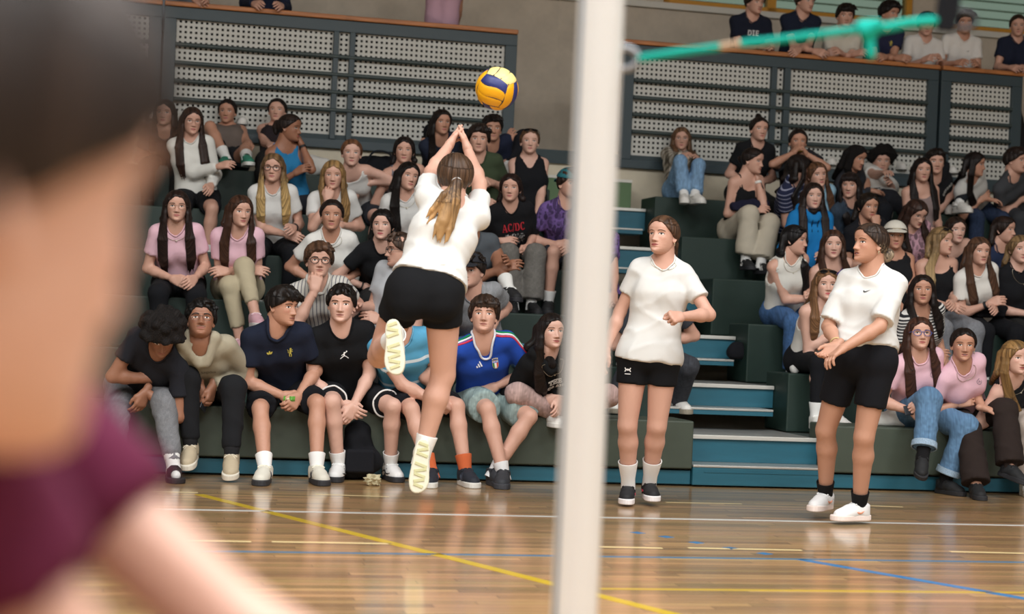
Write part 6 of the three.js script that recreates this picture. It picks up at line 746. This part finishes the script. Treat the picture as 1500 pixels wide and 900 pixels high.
{ const p = atPlane(1079, 531, ROWT(2) + 1.02), t0 = ROWT(3) + 0.12, q = W(toS(atPlane(1079, 525, t0))[0], (DECK(2) + DECK(3)) / 2 + 0.002, t0); const b = soft('handbag', 'small black handbag with silver clip standing on an aisle step', 'bag', q, [[[-0.03, 0.05, 0], [0.04, 0.05, 0], 0.055], [[-0.02, 0.1, 0], [0.03, 0.1, 0], 0.04]], '#121318', { fold: 0.3 }); mesh('clip', new THREE.TorusGeometry(0.011, 0.003, 6, 14).translate(0.055, 0.125, 0.05), mat('#c8c8c8', 0.25, { metalness: 1 }), b); mesh('chain', tube([V(0.055, 0.11, 0.055), V(0.062, 0.06, 0.06), V(0.055, 0.012, 0.062)], 0.005, 12, 6), mat('#b8b8b8', 0.3, { metalness: 1 }), b); }
function phone(label, P, side, tilt, color = '#22252a') { const g = group('phone', V(0, 0, 0)); g.applyMatrix4(P.limb['m' + side].clone().multiply(new THREE.Matrix4().makeTranslation(0.0, 0.085, 0.028)).multiply(new THREE.Matrix4().makeRotationFromEuler(new THREE.Euler(...tilt)))); mesh('case', new RoundedBoxGeometry(0.072, 0.148, 0.009, 3, 0.004), mat(color, 0.4), g); mesh('screen', new THREE.BoxGeometry(0.066, 0.140, 0.0012).translate(0, 0, 0.0052), mat('#0c0d10', 0.12), g); tag(g, label, 'phone'); }
phone('smartphone in the hand of the curly-haired boy in grey sweatpants', texter, 'R', [0, 0, -0.6], '#c9cace');
phone('dark smartphone held by the girl with hoop earrings', callGirl, 'L', [0, 0, 0.3]);
phone('black phone in the lap hands of the boy in the beige hoodie', hoodieBoy, 'L', [0, 0, 0.2]);
{ const m = people.find(p => p.o.label.includes('turned-up jeans')); phone('phone in black case held by the girl with turned-up jeans', m, 'L', [0, 0, 0.4]); }
{ const w = mix3(poloBoy.limb.wR, poloBoy.limb.wL, 0.5), g = group('green_wrapper', V(w.x, w.y - 0.02, w.z + 0.07)); tag(g, 'small green wrapper in the hands of the boy in the navy polo', 'wrapper'); const ge = new THREE.PlaneGeometry(0.07, 0.04, 10, 6), p = ge.attributes.position; for (let i = 0; i < p.count; i++) p.setZ(i, 0.012 * Math.sin(p.getX(i) * 120) + 0.008 * Math.cos(p.getY(i) * 160)); ge.computeVertexNormals(); mesh('foil', ge, mat('#5d9a3c', 0.4, { side: THREE.DoubleSide }), g); mesh('core', new THREE.SphereGeometry(0.012, 10, 8).scale(1.6, 0.8, 0.8), mat('#cfc9a0', 0.7), g); }
{ const m = drinker.HL(0.0, -0.075, 0.125), g = group('drink_carton', m); tag(g, 'yellow drink pack at the mouth of the girl with raised elbows', 'drink'); mesh('pack', new RoundedBoxGeometry(0.055, 0.05, 0.05, 2, 0.008).rotateX(0.5), mat('#d8c21a', 0.5), g); mesh('spout', new THREE.CylinderGeometry(0.009, 0.009, 0.03, 10).rotateX(1.2).translate(0, 0.012, -0.03), mat('#e8e2c0', 0.5), g); }
{ const P = watchWoman, c = mix3(P.limb.kR, P.H, 0.45).add(V(0.03, 0.12, 0.03)); soft('folded_jacket', 'dark navy jacket bundled on the lap of the woman in cream trousers', 'jacket', V(c.x, c.y - 0.03, c.z), [[[-0.12, 0.03, 0], [0.10, 0.05, 0.02], 0.055, 0.05], [[-0.02, 0.06, 0.02], [0.14, 0.07, 0.04], 0.045, 0.03]], '#1c1c30', { fold: 1.2 }); }
{ const P = people.find(p => p.o.label.includes('black jacket on her lap')), c = mix3(P.limb.kL, P.H, 0.5).add(V(-0.06, 0.10, 0.02)); soft('bundled_jacket', 'black jacket bundled on the lap of the girl in the cropped white T-shirt', 'jacket', V(c.x, c.y - 0.02, c.z), [[[-0.10, 0.03, 0], [0.08, 0.06, 0.02], 0.055, 0.05]], '#101116', { fold: 1.2 }); }
{ const c = W(toS(atPlane(1168, 545, ROWT(2) + 0.05))[0] + 0.02, SEAT[2], ROWT(2) + 0.14); soft('paper_bag', 'small white paper bag on the bench beside the girl in black trousers', 'bag', c, [[[0, 0.03, 0], [0.02, 0.07, 0], 0.04, 0.02]], '#d4d4d0', { cell: 0.008 }); }
renderer.render(scene, camera);
